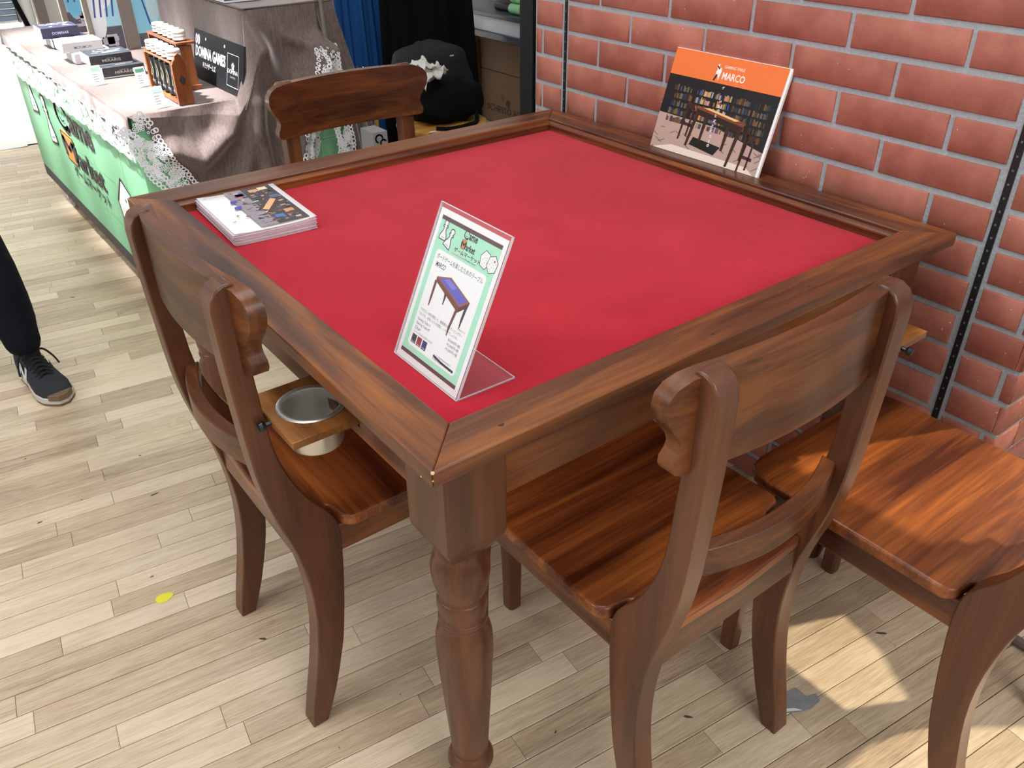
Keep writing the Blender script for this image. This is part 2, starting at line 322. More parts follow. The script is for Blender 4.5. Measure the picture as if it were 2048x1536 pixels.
# ------------------------------------------------------------------ flat print (colour per face, several ink layers on one sheet)
_txt = {}
def text_tris(s, bold=0.0):
    k = (s, bold)
    if k not in _txt:
        c = bpy.data.curves.new('lettering', 'FONT'); c.body = s; c.size = 1; c.resolution_u = 2; c.offset = bold
        o = bpy.data.objects.new('lettering', c); me = o.to_mesh()
        _txt[k] = ([(v.co.x, v.co.y) for v in me.vertices], [tuple(p.vertices) for p in me.polygons])
        o.to_mesh_clear(); bpy.data.objects.remove(o); bpy.data.curves.remove(c)
    return _txt[k]
class Print:
    def __init__(s): s.v = []; s.f = []; s.c = []
    def poly(s, pts, rgb, layer=1):
        n = len(s.v); s.v += [(p[0], p[1], layer) for p in pts]; s.f.append(tuple(range(n, n+len(pts)))); s.c.append(lin(rgb)+(1,)); return s
    def rect(s, u0, v0, u1, v1, rgb, layer=1): return s.poly([(u0,v0),(u1,v0),(u1,v1),(u0,v1)], rgb, layer)
    def disc(s, u, v, r, rgb, layer=1, n=20, ry=None):
        return s.poly([(u+r*cos(2*pi*i/n), v+(ry or r)*sin(2*pi*i/n)) for i in range(n)], rgb, layer)
    def stroke(s, pts, wd, rgb, layer=1):
        for a, b in zip(pts, pts[1:]):
            d = Vector((b[0]-a[0], b[1]-a[1]));
            if d.length < 1e-9: continue
            n = Vector((-d.y, d.x)).normalized()*wd/2; e = d.normalized()*wd*0.3
            s.poly([(a[0]-e.x-n.x,a[1]-e.y-n.y),(b[0]+e.x-n.x,b[1]+e.y-n.y),(b[0]+e.x+n.x,b[1]+e.y+n.y),(a[0]-e.x+n.x,a[1]-e.y+n.y)], rgb, layer)
        return s
    def arc(s, u, v, r, a0, a1, wd, rgb, layer=1, n=16):
        return s.stroke([(u+r*cos(radians(a0+(a1-a0)*i/n)), v+r*sin(radians(a0+(a1-a0)*i/n))) for i in range(n+1)], wd, rgb, layer)
    def text(s, t, u, v, h, rgb, layer=2, width=None, bold=0.0, align='L', rot=0, skew=0):
        vs, fs = text_tris(t, bold)
        if not vs: return s
        x0 = min(p[0] for p in vs); x1 = max(p[0] for p in vs); y0 = min(p[1] for p in vs); y1 = max(p[1] for p in vs)
        k = h/max(y1-y0, 1e-6); kx = (width/(x1-x0)) if width else k; W = (x1-x0)*kx
        off = {'L': 0, 'C': -W/2, 'R': -W}[align]; n = len(s.v); cr, sr = cos(rot), sin(rot)
        for p in vs:
            a = (p[0]-x0)*kx+off; b = (p[1]-y0)*k; a += b*skew
            s.v.append((u+a*cr-b*sr, v+a*sr+b*cr, layer))
        for f in fs: s.f.append(tuple(n+i for i in f)); s.c.append(lin(rgb)+(1,))
        return s
    def build(s, name, O, U, V, parent=None, eps=0.00025, mat=None):
        O, U, V = Vector(O), Vector(U).normalized(), Vector(V).normalized(); Nn = U.cross(V)
        me = bpy.data.meshes.new(name); me.from_pydata([tuple(O+U*a+V*b+Nn*l*eps) for a, b, l in s.v], [], s.f)
        at = me.color_attributes.new('Col', 'FLOAT_COLOR', 'CORNER'); k = 0
        for p, c in zip(me.polygons, s.c):
            for _ in p.loop_indices: at.data[k].color = c; k += 1
        me.materials.append(mat or PRINT)
        o = bpy.data.objects.new(name, me); COL.objects.link(o)
        if parent: o.parent = parent
        return o
INK = (58, 44, 46)
def pawn(P, u, v, h, rot=0, layer=3):
    # outline of a chess pawn
    half = [(0.0,1.0),(0.11,0.975),(0.165,0.9),(0.15,0.8),(0.1,0.74),(0.19,0.72),(0.19,0.66),(0.1,0.64),(0.1,0.52),(0.16,0.38),(0.25,0.26),(0.29,0.14),(0.29,0.0)]
    pts = half+[(-a,b) for a, b in reversed(half[1:])]
    def tr(k, dx=0, dy=0):
        c, s_ = cos(rot), sin(rot); return [(u+((a*k)*c-(b*k)*s_)*h+dx, v+((a*k)*s_+(b*k)*c)*h+dy) for a, b in pts]
    def fan(q, rgb, ly):   # split so concave outline triangulates well
        n = len(half)
        L_ = q[:n]; R_ = [q[0]]+q[n:][::-1]
        for i in range(n-1): P.poly([L_[i], L_[i+1], R_[i+1] if i+1 < len(R_) else L_[i+1], R_[i] if i < len(R_) else L_[i]], rgb, ly)
    q = tr(1); fan(q, (246,246,246), layer)
    P.stroke(q+[q[0]], h*0.05, INK, layer+1)
    P.stroke([tr(1)[0]]*2, 0.001, INK, layer)
    c, s_ = cos(rot), sin(rot)
    P.stroke([(u+(-0.12*c-0.12*s_)*h, v+(-0.12*s_+0.12*c)*h), (u+(0.12*c-0.12*s_)*h, v+(0.12*s_+0.12*c)*h)], h*0.02, INK, layer+1)
def hexdie(P, u, v, h, rot=0, layer=3, red=False):
    q = [(u+0.5*h*cos(radians(60*i+30)+rot)*0.9, v+0.5*h*sin(radians(60*i+30)+rot)) for i in range(6)]
    P.poly(q, (246,246,246), layer); P.stroke(q+[q[0]], h*0.035, INK, layer+1)
    for i in range(9):
        a = i*2.4; r = 0.09*h+0.028*h*i; P.disc(u+r*cos(a), v+r*sin(a), h*0.022, (70,70,70), layer+1, 8)
    if red: P.disc(u+0.12*h, v+0.2*h, h*0.06, (196,40,60), layer+2, 10)
def gm_logo(P, u, v, w_, layer=3):
    """Game / Market wordmark, u,v = lower left of the block, w_ = its width (about 0.9 high)"""
    k = w_
    P.arc(u+0.20*k, v+0.66*k, 0.165*k, 20, 320, 0.05*k, INK, layer, 22)
    P.stroke([(u+0.33*k, v+0.56*k), (u+0.33*k, v+0.50*k), (u+0.22*k, v+0.46*k)], 0.05*k, INK, layer)
    P.disc(u+0.15*k, v+0.70*k, 0.016*k, INK, layer, 8); P.disc(u+0.25*k, v+0.70*k, 0.016*k, INK, layer, 8)
    P.arc(u+0.20*k, v+0.66*k, 0.075*k, 210, 330, 0.018*k, INK, layer, 8)
    P.text('ame', u+0.38*k, v+0.50*k, 0.24*k, INK, layer, width=0.62*k, bold=0.03)
    b = [(0.02,0.40),(0.34,0.40),(0.37,0.22),(0.31,0.03),(0.05,0.03),(-0.01,0.22)]
    P.poly([(u+a*k, v+c*k) for a, c in b], (226,140,66), layer)
    P.disc(u+0.18*k, v+0.40*k, 0.16*k, (240,170,96), layer+1, 16, ry=0.045*k)
    P.stroke([(u+a*k, v+c*k) for a, c in [(0.05,0.1),(0.05,0.32),(0.18,0.2),(0.31,0.32),(0.31,0.1)]], 0.075*k, INK, layer+2)
    P.stroke([(u+a*k, v+c*k) for a, c in b+[b[0]]], 0.018*k, INK, layer+2)
    P.text('arket', u+0.38*k, v+0.03*k, 0.30*k, INK, layer, width=0.66*k, bold=0.03)

# ------------------------------------------------------------------ floor
ANG = radians(-7.3); PW = 0.0543
du = Vector((cos(ANG), sin(ANG), 0)); dn = Vector((-sin(ANG), cos(ANG), 0))
floor = struct(obj('floor', MB().box(-3.2, 3.4, -2.2, 7.0, -0.06, -0.004), plain('dark_floor_joint', (52,40,30), 0.9)))
def infront(p, mg=60):
    d = p-CAM_LOC; z = d.dot(fw)
    if z < 0.1: return None
    x = 1024+FPX*d.dot(rt)/z; y = 768-FPX*d.dot(up)/z
    return z if -mg < x < 2048+mg and -mg < y < 1536+mg else None
planks = []
k0 = int(-2.3/PW); k1 = int(5.4/PW)
for k in range(k0, k1):
    c = 0.5805+(k-10)*PW; u = -3.6+rnd.random()*0.8
    while u < 3.4:
        ln = rnd.choice([0.24,0.36,0.45,0.54,0.6,0.72,0.9]); a = u; b = min(u+ln, 3.4); u += ln
        mid = du*((a+b)/2)+dn*(c+PW/2)
        if not (-1.9 < mid.x < 2.9 and -1.4 < mid.y < 4.62): continue
        vis = [infront(du*(a+(b-a)*q)+dn*(c+PW/2)) for q in (0.02,0.25,0.5,0.75,0.98)]
        z = min([q for q in vis if q] or [99])
        planks.append((z, a, b, c))
planks.sort()
def plank_geo(a, b, c):
    g = 0.0007; h = 0.0010; z0 = -0.0045
    e_ = 0.0003; k_ = 0.0006; o = [du*(a+e_)+dn*(c+g), du*(b-e_)+dn*(c+g), du*(b-e_)+dn*(c+PW-g), du*(a+e_)+dn*(c+PW-g)]
    i = [du*(a+e_+k_)+dn*(c+g+h), du*(b-e_-k_)+dn*(c+g+h), du*(b-e_-k_)+dn*(c+PW-g-h), du*(a+e_+k_)+dn*(c+PW-g-h)]
    return [tuple(p+Vector((0,0,z0))) for p in o]+[tuple(p+Vector((0,0,-h*0.8))) for p in o]+[tuple(p) for p in i], [(8,9,10,11)]+[(4+q,4+(q+1)%4,8+(q+1)%4,8+q) for q in range(4)]+[(q,(q+1)%4,4+(q+1)%4,4+q) for q in range(4)]
def plank_obj(name, lst):
    V = []; F = []; Cc = []
    for z, a, b, c in lst:
        v, f = plank_geo(a, b, c); n = len(V); V += v; F += [tuple(n+i for i in q) for q in f]
        col = (rnd.random(), rnd.random(), rnd.random(), 1); Cc += [col]*(len(f)*4)
    me = bpy.data.meshes.new(name); me.from_pydata(V, [], F)
    at = me.color_attributes.new('rnd', 'FLOAT_COLOR', 'CORNER')
    for i, col in enumerate(Cc): at.data[i].color = col
    me.materials.append(FLOOR); o = bpy.data.objects.new(name, me); COL.objects.link(o); o.parent = floor; return o
near = [p for p in planks if p[0] < 90][:298]
for p in near: plank_obj('plank', [p])
o = plank_obj('distant_planks', [p for p in planks if p not in near]); o['kind'] = 'stuff'
tl = obj('floor_tile', MB().box(-3.2, 3.4, 4.62, 9.5, -0.02, 0.0), TILE, floor)

# ------------------------------------------------------------------ brick wall
XW = 1.11; wall = struct(obj('wall_right', MB().box(XW+0.005, XW+0.24, -0.158, 1.205, -0.02, 4.2).box(XW+0.004, XW+0.005, -0.158, 1.205, -0.02, 4.2), MORTAR))
BH = 0.0572; MJ = 0.0108
def brick(y0, y1, z0, z1, x0=XW, x1=XW+0.03):
    j = lambda s=0.0007: rnd.uniform(-s, s)
    m = MB(); c = 0.0022; ax = x0+j(0.0008)
    y0 += j(); y1 += j(); z0 += j(); z1 += j()
    m.add([(ax,y0+c,z0+c),(ax,y1-c,z0+c),(ax,y1-c,z1-c),(ax,y0+c,z1-c),(ax+c,y0,z0),(ax+c,y1,z0),(ax+c,y1,z1),(ax+c,y0,z1),(x1,y0,z0),(x1,y1,z0),(x1,y1,z1),(x1,y0,z1)],
          [(0,1,2,3)]+[(q,(q+1)%4,4+(q+1)%4,4+q) for q in range(4)]+[(4+q,4+(q+1)%4,8+(q+1)%4,8+q) for q in range(4)])
    return obj('brick', m, BRICK, wall, angle=60)
PITCH_Z = 0.068
for r in range(-11, 11):
    z0 = 0.740+PITCH_Z*r+MJ/2; z1 = z0+BH
    if z1 < 0.0: continue
    z0 = max(z0, 0.002)
    ys = [1.074]
    if r % 2 == 0: ys = [1.074, 1.074-0.112]
    y = ys[-1]
    segs = [(1.074, 1.074-0.1065)] if r % 2 == 0 else []
    y = 1.074-0.1155 if r % 2 == 0 else 1.074
    while y > 0.1:
        segs.append((y, y-0.2125)); y -= 0.2215
    segs.append((y, -0.030))
    for a, b in segs:
        if a-b > 0.02: brick(b, a, z0, z1)
    if r % 2: brick(-0.150, -0.058, z0, z1)
    else:
        brick(-0.131, -0.058, z0, z1); brick(-0.1595, -0.140, z0, z1)
    if r % 2: brick(1.098, 1.199, z0, z1)
    else: brick(1.098, 1.170, z0, z1); brick(1.179, 1.201, z0, z1)
    # end face, turned towards the light
    m_segs = [(XW+0.002, XW+0.092), (XW+0.1005, XW+0.24)] if r % 2 == 0 else [(XW+0.002, XW+0.19), (XW+0.199, XW+0.24)]
    for a, b in m_segs:
        m = MB(); c = 0.0022; yy = -0.1625
        m.add([(a+c,yy,z0+c),(b-c,yy,z0+c),(b-c,yy,z1-c),(a+c,yy,z1-c),(a,yy+c,z0),(b,yy+c,z0),(b,yy+c,z1),(a,yy+c,z1),(a,yy+0.012,z0),(b,yy+0.012,z0),(b,yy+0.012,z1),(a,yy+0.012,z1)],
              [(0,1,2,3)]+[(q,(q+1)%4,4+(q+1)%4,4+q) for q in range(4)]+[(4+q,4+(q+1)%4,8+(q+1)%4,8+q) for q in range(4)])
        obj('brick', m, BRICK, wall, angle=60)
for i, yc in enumerate((-0.0435, 1.0845)):
    wd = 0.0058 if i == 0 else 0.0042
    t = struct(obj('trim_%d' % (i+1), MB().box(XW+0.001, XW+0.012, yc-wd, yc+wd, 0, 2.6), BLACKM))
    sm = MB(); z = 0.05
    while z < 2.5:
        sm.box(XW+0.0004, XW+0.002, yc-0.0018, yc+0.0014, z, z+0.0035); z += 0.0235
    s_ = obj('slot_marks', sm, plain('slot_grey_%d' % i, (96,100,104), 0.5), t); s_['kind'] = 'stuff'
struct(obj('trim_3', MB().box(XW-0.002, XW+0.06, 1.214, 1.268, 0, 2.6), BLACKM, bevel=0.002))
# unseen wall added to trim the sun, its hump shaped for the floor shadow (beyond the right edge of the picture)
struct(obj('wall_sun_mask', MB().box(1.36, 1.42, -2.8, -0.16, 1.34, 4.2).box(1.36, 1.42, -2.8, -0.80, 0, 1.34).prism([(1.36,y,z) for y, z in [(-0.16,0),(-0.16,0.56),(-0.27,0.576),(-0.37,0.604),(-0.46,0.66),(-0.53,0.70),(-0.57,0.67),(-0.60,0.55),(-0.61,0)]], (0.03,0,0)), CREAMP))
struct(obj('wall_recess_sunstop', MB().box(2.62, 2.70, 1.2, 9.4, 0, 4.2).box(1.35, 2.62, 1.18, 1.205, 0, 4.2), CREAMP))  # added behind the shelf to stop sun leaking onto the floor
struct(obj('window_1', MB().box(1.385, 1.39, -0.80, -0.16, 0.0, 1.34), thin_pane('window_glass')))

# ------------------------------------------------------------------ gaming table
TX, TY, TZ, RW = 1.08, 1.092, 0.76, 0.068
table = thing('gaming_table', 'square mahogany table with a recessed red suede top, beside the brick wall', 'table', (0,0,0))
def rim(name, pts, mat):
    m = MB().prism([(x,y,TZ-0.023) for x, y in pts], (0,0,0.023)); o = obj(name, m, mat, table, bevel=0.0026, seg=3); o.modifiers['bevel'].angle_limit = radians(50); return o
g = 0.0001
rim('rim_board', [(g,0),(TX-g,0),(TX-RW-g,RW),(RW+g,RW)], WX); rim('rim_board', [(0,g),(RW,RW+g),(RW,TY-RW-g),(0,TY-g)], WY)
rim('rim_board', [(g,TY),(RW+g,TY-RW),(TX-RW-g,TY-RW),(TX-g,TY)], WX); rim('rim_board', [(TX,g),(TX,TY-g),(TX-RW,TY-RW-g),(TX-RW,RW+g)], WY)
for s in range(4):
    m = MB(); a, b = RW-0.001, TX-RW+0.001; c, d = RW-0.001, TY-RW+0.001; q = 0.009
    loops = [(0.0,0.7535),(q*0.35,0.752),(q,0.7475),(q,0.7445),(q*0.55,0.742),(q*0.55,0.729)]
    def side(off): return [[(a+off,c+off),(b-off,c+off)],[(b-off,c+off),(b-off,d-off)],[(b-off,d-off),(a+off,d-off)],[(a+off,d-off),(a+off,c+off)]][s]
    P = []
    for off, z in loops: P += [(*xy, z) for xy in side(off)]
    m.add(P, [(2*i,2*i+1,2*i+3,2*i+2) for i in range(len(loops)-1)])
    obj('inner_moulding', m, WX if s % 2 == 0 else WY, table)
obj('felt_panel', MB().box(RW-0.01, TX-RW+0.01, RW-0.01, TY-RW+0.01, 0.722, 0.7315), FELT, table)
e0 = 0.046
SL0, SL1 = 0.265, 0.418   # slot for the left cup tray
ap = MB().box(e0, e0+0.02, 0.1, SL0, 0.635, 0.7375).box(e0, e0+0.02, SL1, TY-0.1, 0.635, 0.7375).box(e0, e0+0.02, SL0, SL1, 0.635, 0.652).box(e0, e0+0.02, SL0, SL1, 0.667, 0.7375)
obj('apron', ap, WY, table)
obj('apron', MB().box(TX-e0-0.02, TX-e0, 0.1, TY-0.1, 0.635, 0.7375), WY, table)
obj('apron', MB().box(0.1, 0.742, e0, e0+0.02, 0.635, 0.7375).box(0.893, TX-0.1, e0, e0+0.02, 0.635, 0.7375).box(0.742, 0.893, e0, e0+0.02, 0.635, 0.652).box(0.742, 0.893, e0, e0+0.02, 0.667, 0.7375), WX, table)
obj('apron', MB().box(0.1, TX-0.1, TY-e0-0.02, TY-e0, 0.635, 0.7375), WX, table)
legm = MB(); hb = 0.0455
sq = lambda h, z: [(-h,-h,z),(h,-h,z),(h,h,z),(-h,h,z)]
legm.add(sq(hb,0.7215)+sq(hb,0.592)+sq(hb*0.97,0.583)+sq(hb*0.62,0.553), [(0,1,2,3),(12,13,14,15)]+[(4*k+i,4*k+(i+1)%4,4*k+4+(i+1)%4,4*k+4+i) for k in range(3) for i in range(4)])
prof = [(0.030,0.566),(0.033,0.556),(0.0345,0.549),(0.034,0.546),(0.0375,0.538),(0.0405,0.524),(0.0405,0.510),(0.0385,0.494),(0.0345,0.478),(0.0318,0.470),(0.0318,0.467),(0.0345,0.464),(0.0355,0.459),(0.0352,0.448),(0.0335,0.436),(0.0325,0.430),(0.0345,0.428),(0.0352,0.424),(0.0348,0.420),(0.0330,0.417),(0.0335,0.412),(0.0375,0.404),(0.0405,0.390),(0.0415,0.374),(0.0410,0.35),(0.0385,0.30),(0.0350,0.24),(0.0315,0.18),(0.0285,0.128),(0.0278,0.122),(0.0330,0.116),(0.0365,0.106),(0.0365,0.098),(0.0330,0.088),(0.0270,0.082),(0.0265,0.076),(0.0290,0.06),(0.0270,0.03),(0.0215,0.0)]
legm.lathe(prof, n=28)
leg_me = legm.mesh('leg', 40); leg_me.materials.append(WZ)
ec = 0.034+hb
for x, y in ((ec,ec),(TX-ec,ec),(ec,TY-ec),(TX-ec,TY-ec)):
    obj('leg', leg_me, WZ, table, bevel=0.002, loc=(x,y,0))
def cup_tray(loc, rotz):
    # local: slides out towards -x; front edge at x = 0
    a = 0.052; tr = MB(); w2 = 0.072; n = 40; rr = 0.0435; L = 0.15; z0, z1 = 0.6535, 0.6655
    cx = 0.062
    # plate with a round hole
    def sqp(t):
        c, s_ = cos(t), sin(t); k = 1/max(abs(c), abs(s_)); x, y = c*k, s_*k
        return ((cx-x*0+x*(cx if x < 0 else L-cx)), y*w2)
    ring_o = [sqp(2*pi*i/n+pi/4) for i in range(n)]; ring_i = [(cx+rr*cos(2*pi*i/n+pi/4), rr*sin(2*pi*i/n+pi/4)) for i in range(n)]
    V = [(x,y,z1) for x, y in ring_o]+[(x,y,z1) for x, y in ring_i]+[(x,y,z0) for x, y in ring_o]+[(x,y,z0) for x, y in ring_i]
    F = []
    for i in range(n):
        j = (i+1)%n; F += [(i,j,n+j,n+i),(2*n+i,3*n+i,3*n+j,2*n+j),(i,2*n+i,2*n+j,j),(n+i,n+j,3*n+j,3*n+i)]
    t = obj('cup_holder_tray', MB().add(V, F), TRAYW, table, bevel=0.0012); t.location = loc; t.rotation_euler = (0,0,rotz)
    cup = obj('cup', MB().lathe([(0.0375,0.612),(0.0400,0.6635),(0.0408,0.6668),(0.0425,0.6676),(0.0475,0.6676),(0.0492,0.6662),(0.0425,0.6645),(0.0395,0.606),(0.0375,0.602),(0.0,0.602)][::-1], (cx,0,0), 48, cap=False).lathe([(0.0,0.607),(0.0365,0.607),(0.0375,0.612)], (cx,0,0), 48, cap=False), STEEL, t, angle=50)
    obj('knob', MB().lathe([(0.0035,0.001),(0.0035,-0.007),(0.006,-0.0085),(0.0075,-0.0125),(0.006,-0.017),(0.001,-0.0185)], (0,0,0.659), 18, axis='X'), DKMET, t)
    return t
cup_tray((-0.050, 0.3415, 0), 0)
cup_tray((0.8175, -0.079, 0), pi/2)

# ------------------------------------------------------------------ chairs
def make_chair(label):
    t = thing('dining_chair', label, 'chair', (0,0,0), 0, 'mahogany chairs round the table')
    rear = [(-0.077,0.0),(-0.066,0.06),(-0.053,0.119),(-0.040,0.194),(-0.034,0.262),(-0.0355,0.327),(-0.046,0.404),(-0.061,0.460),(-0.074,0.515),(-0.083,0.580),(-0.088,0.668),(-0.092,0.752),(-0.094,0.835)]
    front = [(-0.057,0.835),(-0.057,0.739),(-0.055,0.698),(-0.051,0.625),(-0.043,0.578),(-0.027,0.530),(-0.006,0.488),(0.013,0.463),(0.026,0.436),(0.030,0.400),(0.027,0.344),(0.020,0.274),(0.010,0.201),(0.001,0.155),(-0.022,0.069),(-0.047,0.0)]
    R = smoothpts([(a,b,0) for a, b in rear], 2); Fp = smoothpts([(a,b,0) for a, b in front], 2)
    top = [(-0.092,0.852,0),(-0.085,0.864,0),(-0.073,0.8705,0),(-0.062,0.871,0),(-0.0575,0.866,0)]
    prof = [(p[0],p[1]) for p in R]+[(p[0],p[1]) for p in top]+[(p[0],p[1]) for p in Fp]
    for s in (1, -1):
        x0 = 0.1455 if s > 0 else -0.1815
        obj('rear_post', MB().prism([(x0,y,z) for y, z in prof], (0.036,0,0)), WZ, t, bevel=0.0025, angle=25)
    # top rail
    half = [(0,0.742),(0.193,0.742),(0.2,0.745),(0.2035,0.752),(0.2025,0.762),(0.197,0.771),(0.195,0.78),(0.198,0.79),(0.207,0.803),(0.2155,0.818),(0.2185,0.832),(0.216,0.846),(0.207,0.857),(0.192,0.864),(0.17,0.8675),(0,0.8705)]
    def yr(x, th): return -0.060-0.030*(1-(x/0.2185)**2)+th
    def outline_at(z):
        for (xa,za),(xb,zb) in zip(half[1:], half[2:]):
            if za <= z <= zb: return xa+(xb-xa)*(z-za)/max(zb-za,1e-9)
        return 0
    m = MB(); nx = 28; V = []; zs = [p[1] for p in half[1:-1]]+[0.8695]
    hs = [p[0] for p in half[1:-1]]+[0.13]
    rows = len(zs)
    for th in (0, 0.023):
        for z, h in zip(zs, hs):
            for i in range(nx+1):
                x = -h+2*h*i/nx; zz = z
                if z > 0.866: zz = 0.8675+0.003*(1-(x/0.17)**2)
                V.append((x, yr(x, th), zz))
    n1 = rows*(nx+1); F = []
    for r in range(rows-1):
        for i in range(nx):
            a = r*(nx+1)+i; F += [(a,a+1,a+nx+2,a+nx+1),(n1+a,n1+a+nx+1,n1+a+nx+2,n1+a+1)]
    for i in range(nx):
        F.append((i,n1+i,n1+i+1,i+1)); a = (rows-1)*(nx+1)+i; F.append((a,a+1,n1+a+1,n1+a))
    for r in range(rows-1):
        a = r*(nx+1); F.append((a,a+nx+1,n1+a+nx+1,n1+a)); a += nx; F.append((a,n1+a,n1+a+nx+1,a+nx+1))
    obj('top_rail', m.add(V, F), RAILW, t, bevel=0.0025, angle=40)
    # lower rail
    m = MB(); V = []; nx = 16
    for i in range(nx+1):
        x = -0.148+0.296*i/nx; y = -0.052-0.032*(1-(x/0.148)**2); V += [(x,y-0.011,0.553),(x,y+0.011,0.553),(x,y+0.011,0.598),(x,y-0.011,0.598)]
    F = [(4*i+k,4*i+(k+1)%4,4*i+4+(k+1)%4,4*i+4+k) for i in range(nx) for k in range(4)]+[(0,1,2,3),(4*nx,4*nx+3,4*nx+2,4*nx+1)]
    obj('lower_rail', m.add(V, F), RAILW, t, bevel=0.002)
    # seat, notched round the posts
    hp = [(0,0.402),(0.150,0.402),(0.178,0.395),(0.192,0.378),(0.1955,0.35),(0.1955,0.058),(0.1945,0.047),(0.190,0.040),(0.184,0.0345),(0.172,0.032),(0.152,0.0285),(0.1455,0.024),(0.1452,-0.040),(0,-0.046)]
    outl = hp+[(-a,b) for a, b in reversed(hp[1:-1])]
    obj('seat', MB().prism([(x,y,0.421) for x, y in reversed(outl)], (0,0,0.022)), SEAT, t, bevel=0.005, seg=3)
    for s in (1, -1): obj('side_apron', MB().box(s*0.168-0.010,s*0.168+0.010,-0.004,0.374,0.368,0.4205), WY, t, bevel=0.0015)
    obj('front_apron', MB().box(-0.158,0.158,0.356,0.374,0.368,0.4205), WX, t, bevel=0.0015); obj('rear_apron', MB().box(-0.1455,0.1455,-0.0385,-0.021,0.368,0.4205), RAILW, t, bevel=0.0015)
    for s in (1, -1):
        pth = []; rad = []
        for i in range(11):
            k = i/10; z = 0.4205*(1-k); pth.append((s*0.166, 0.358+0.012*sin(k*pi)*1.2+0.024*k*k, z)); rad.append(0.0215-0.006*k)
        m = MB(); V = []; n = 12
        for (x,y,z), r in zip(pth, rad):
            for i in range(n):
                a = 2*pi*i/n; e_ = 0.55; V.append((x+r*math.copysign(abs(cos(a))**e_, cos(a)), y+r*math.copysign(abs(sin(a))**e_, sin(a)), z))
        F = [(k*n+i,k*n+(i+1)%n,(k+1)*n+(i+1)%n,(k+1)*n+i) for k in range(10) for i in range(n)]+[tuple(range(n-1,-1,-1)),tuple(10*n+i for i in range(n))]
        obj('front_leg', m.add(V, F), WZ, t)
    return t
chair = make_chair('mahogany chair tucked under the left table edge, behind the steel cup holder')
chair.location = (0,0.5315,0); chair.rotation_euler = (0,0,-pi/2)
dup(chair, (0.415,-0.085,0), 0.0, 'mahogany chair pushed under the near table edge, just right of the front table leg')
dup(chair, (0.825,-0.36,0), 0.0, 'mahogany chair with its seat in sunlight against the foot of the brick wall')
dup(chair, (0.624,1.28,0), pi, 'mahogany chair at the far table edge, only its backrest showing before the draped stall')

# ------------------------------------------------------------------ things on the table
# acrylic sign stand
W_, H_ = 0.1568, 0.2191; ya = -1.585; tlt = 0.4289
st = thing('sign_stand', 'clear acrylic stand holding a mint price sheet, near corner of the red table top', 'sign', (0.1247,0.2907,0.7318))
U = Vector((cos(ya), sin(ya), 0)); Nb = Vector((-sin(ya), cos(ya), 0)); Vv = Vector((0,0,1))*cos(tlt)+Nb*sin(tlt); Nf = U.cross(Vv)
def slab(o, u, v, n, W, H, T): # box from corner o
    o, u, v, n = Vector(o), Vector(u)*W, Vector(v)*H, Vector(n)*T
    return MB().add([o,o+u,o+u+v,o+v,o+n,o+u+n,o+u+v+n,o+v+n], [(0,3,2,1),(4,5,6,7),(0,1,5,4),(1,2,6,5),(2,3,7,6),(3,0,4,7)])
obj('front_pane', slab(Nf*0.0016, U, Vv, Nf, W_, H_, 0.0014), ACRYL, st)
obj('back_pane', slab(-Nf*0.0016, U, Vv, Nf, W_, H_, 0.0014), ACRYL, st)
obj('foot_pane', slab((0,0,0.0002), U, Nb, (0,0,1), W_, 0.092, 0.0016), ACRYL, st)
for q in (U*0.0, U*(W_-0.0006)): obj('pane_edge', slab(q-Nf*0.0018, U, Vv, Nf, 0.0006, H_, 0.0036), EDGE, st)
obj('pane_edge', slab(-Nf*0.0018, U, Vv, Nf, W_, 0.0008, 0.0036), EDGE, st); obj('pane_edge', slab(-Nf*0.0018+Vv*(H_-0.0008), U, Vv, Nf, W_, 0.0008, 0.0036), EDGE, st)
for q, a_, l_ in ((U*0.0, Nb, 0.092), (U*(W_-0.0008), Nb, 0.092), (Nb*0.0912, U, W_)): obj('foot_edge', MB().prism([q, q+a_*l_, q+a_*l_+Vector((0,0,0.0021)), q+Vector((0,0,0.0021))], (U if a_ is Nb else Nb)*0.0008), EDGE, st)
sheet = obj('paper_sheet', slab(U*0.004+Vv*0.002, U, Vv, Nf, 0.1488, 0.2105, 0.0006), WHITE, st)
P = Print(); w_, h_ = 0.1488, 0.2105
MINT = (176,236,204)
def T(u, t): return (u*w_, (1-t)*h_)
def R(u0,t0,u1,t1,c,l=1): P.rect(u0*w_, (1-t1)*h_, u1*w_, (1-t0)*h_, c, l)
R(0.05,0.04,0.95,0.955,MINT); R(0.05,0.04,0.95,0.066,(92,52,56),2); R(0.05,0.932,0.95,0.957,(92,44,50),2)
for q in (0.25,0.75,0.5): R(q-0.002,0.066,q+0.002,0.25,(206,246,226),2)
for q in (0.13,0.3,0.5,0.7,0.86):
    R(0.05,q-0.0015,0.95,q+0.0015,(206,246,226),2)
pan = []
for cx, ct, a0 in ((0.16,0.275,90),(0.16,0.865,180),(0.84,0.865,270),(0.84,0.275,0)):
    for i in range(7):
        a = radians(a0+15*i) ; pan.append(T(cx+0.045*cos(a), ct-0.030*sin(a)))
P.poly(pan, (250,250,250), 3)
pawn(P, *T(0.14,0.185), 0.026); pawn(P, *T(0.225,0.215), 0.026, -0.25)
gm_logo(P, 0.42*w_, (1-0.178)*h_, 0.030)
DKT = (46,40,52)
P.text('ゲームマーケット', 0.35*w_, (1-0.212)*h_, 0.0062, INK, 4, width=0.058, bold=0.02)
P.text('GameMarket', 0.33*w_, (1-0.231)*h_, 0.0028, (240,170,110), 4, width=0.026); P.text('in Shinjuku Hands', 0.51*w_, (1-0.231)*h_, 0.0028, (90,110,110), 4, width=0.027)
hexdie(P, *T(0.79,0.165), 0.024, 0.3); hexdie(P, *T(0.895,0.170), 0.024, -0.2, 5, True)
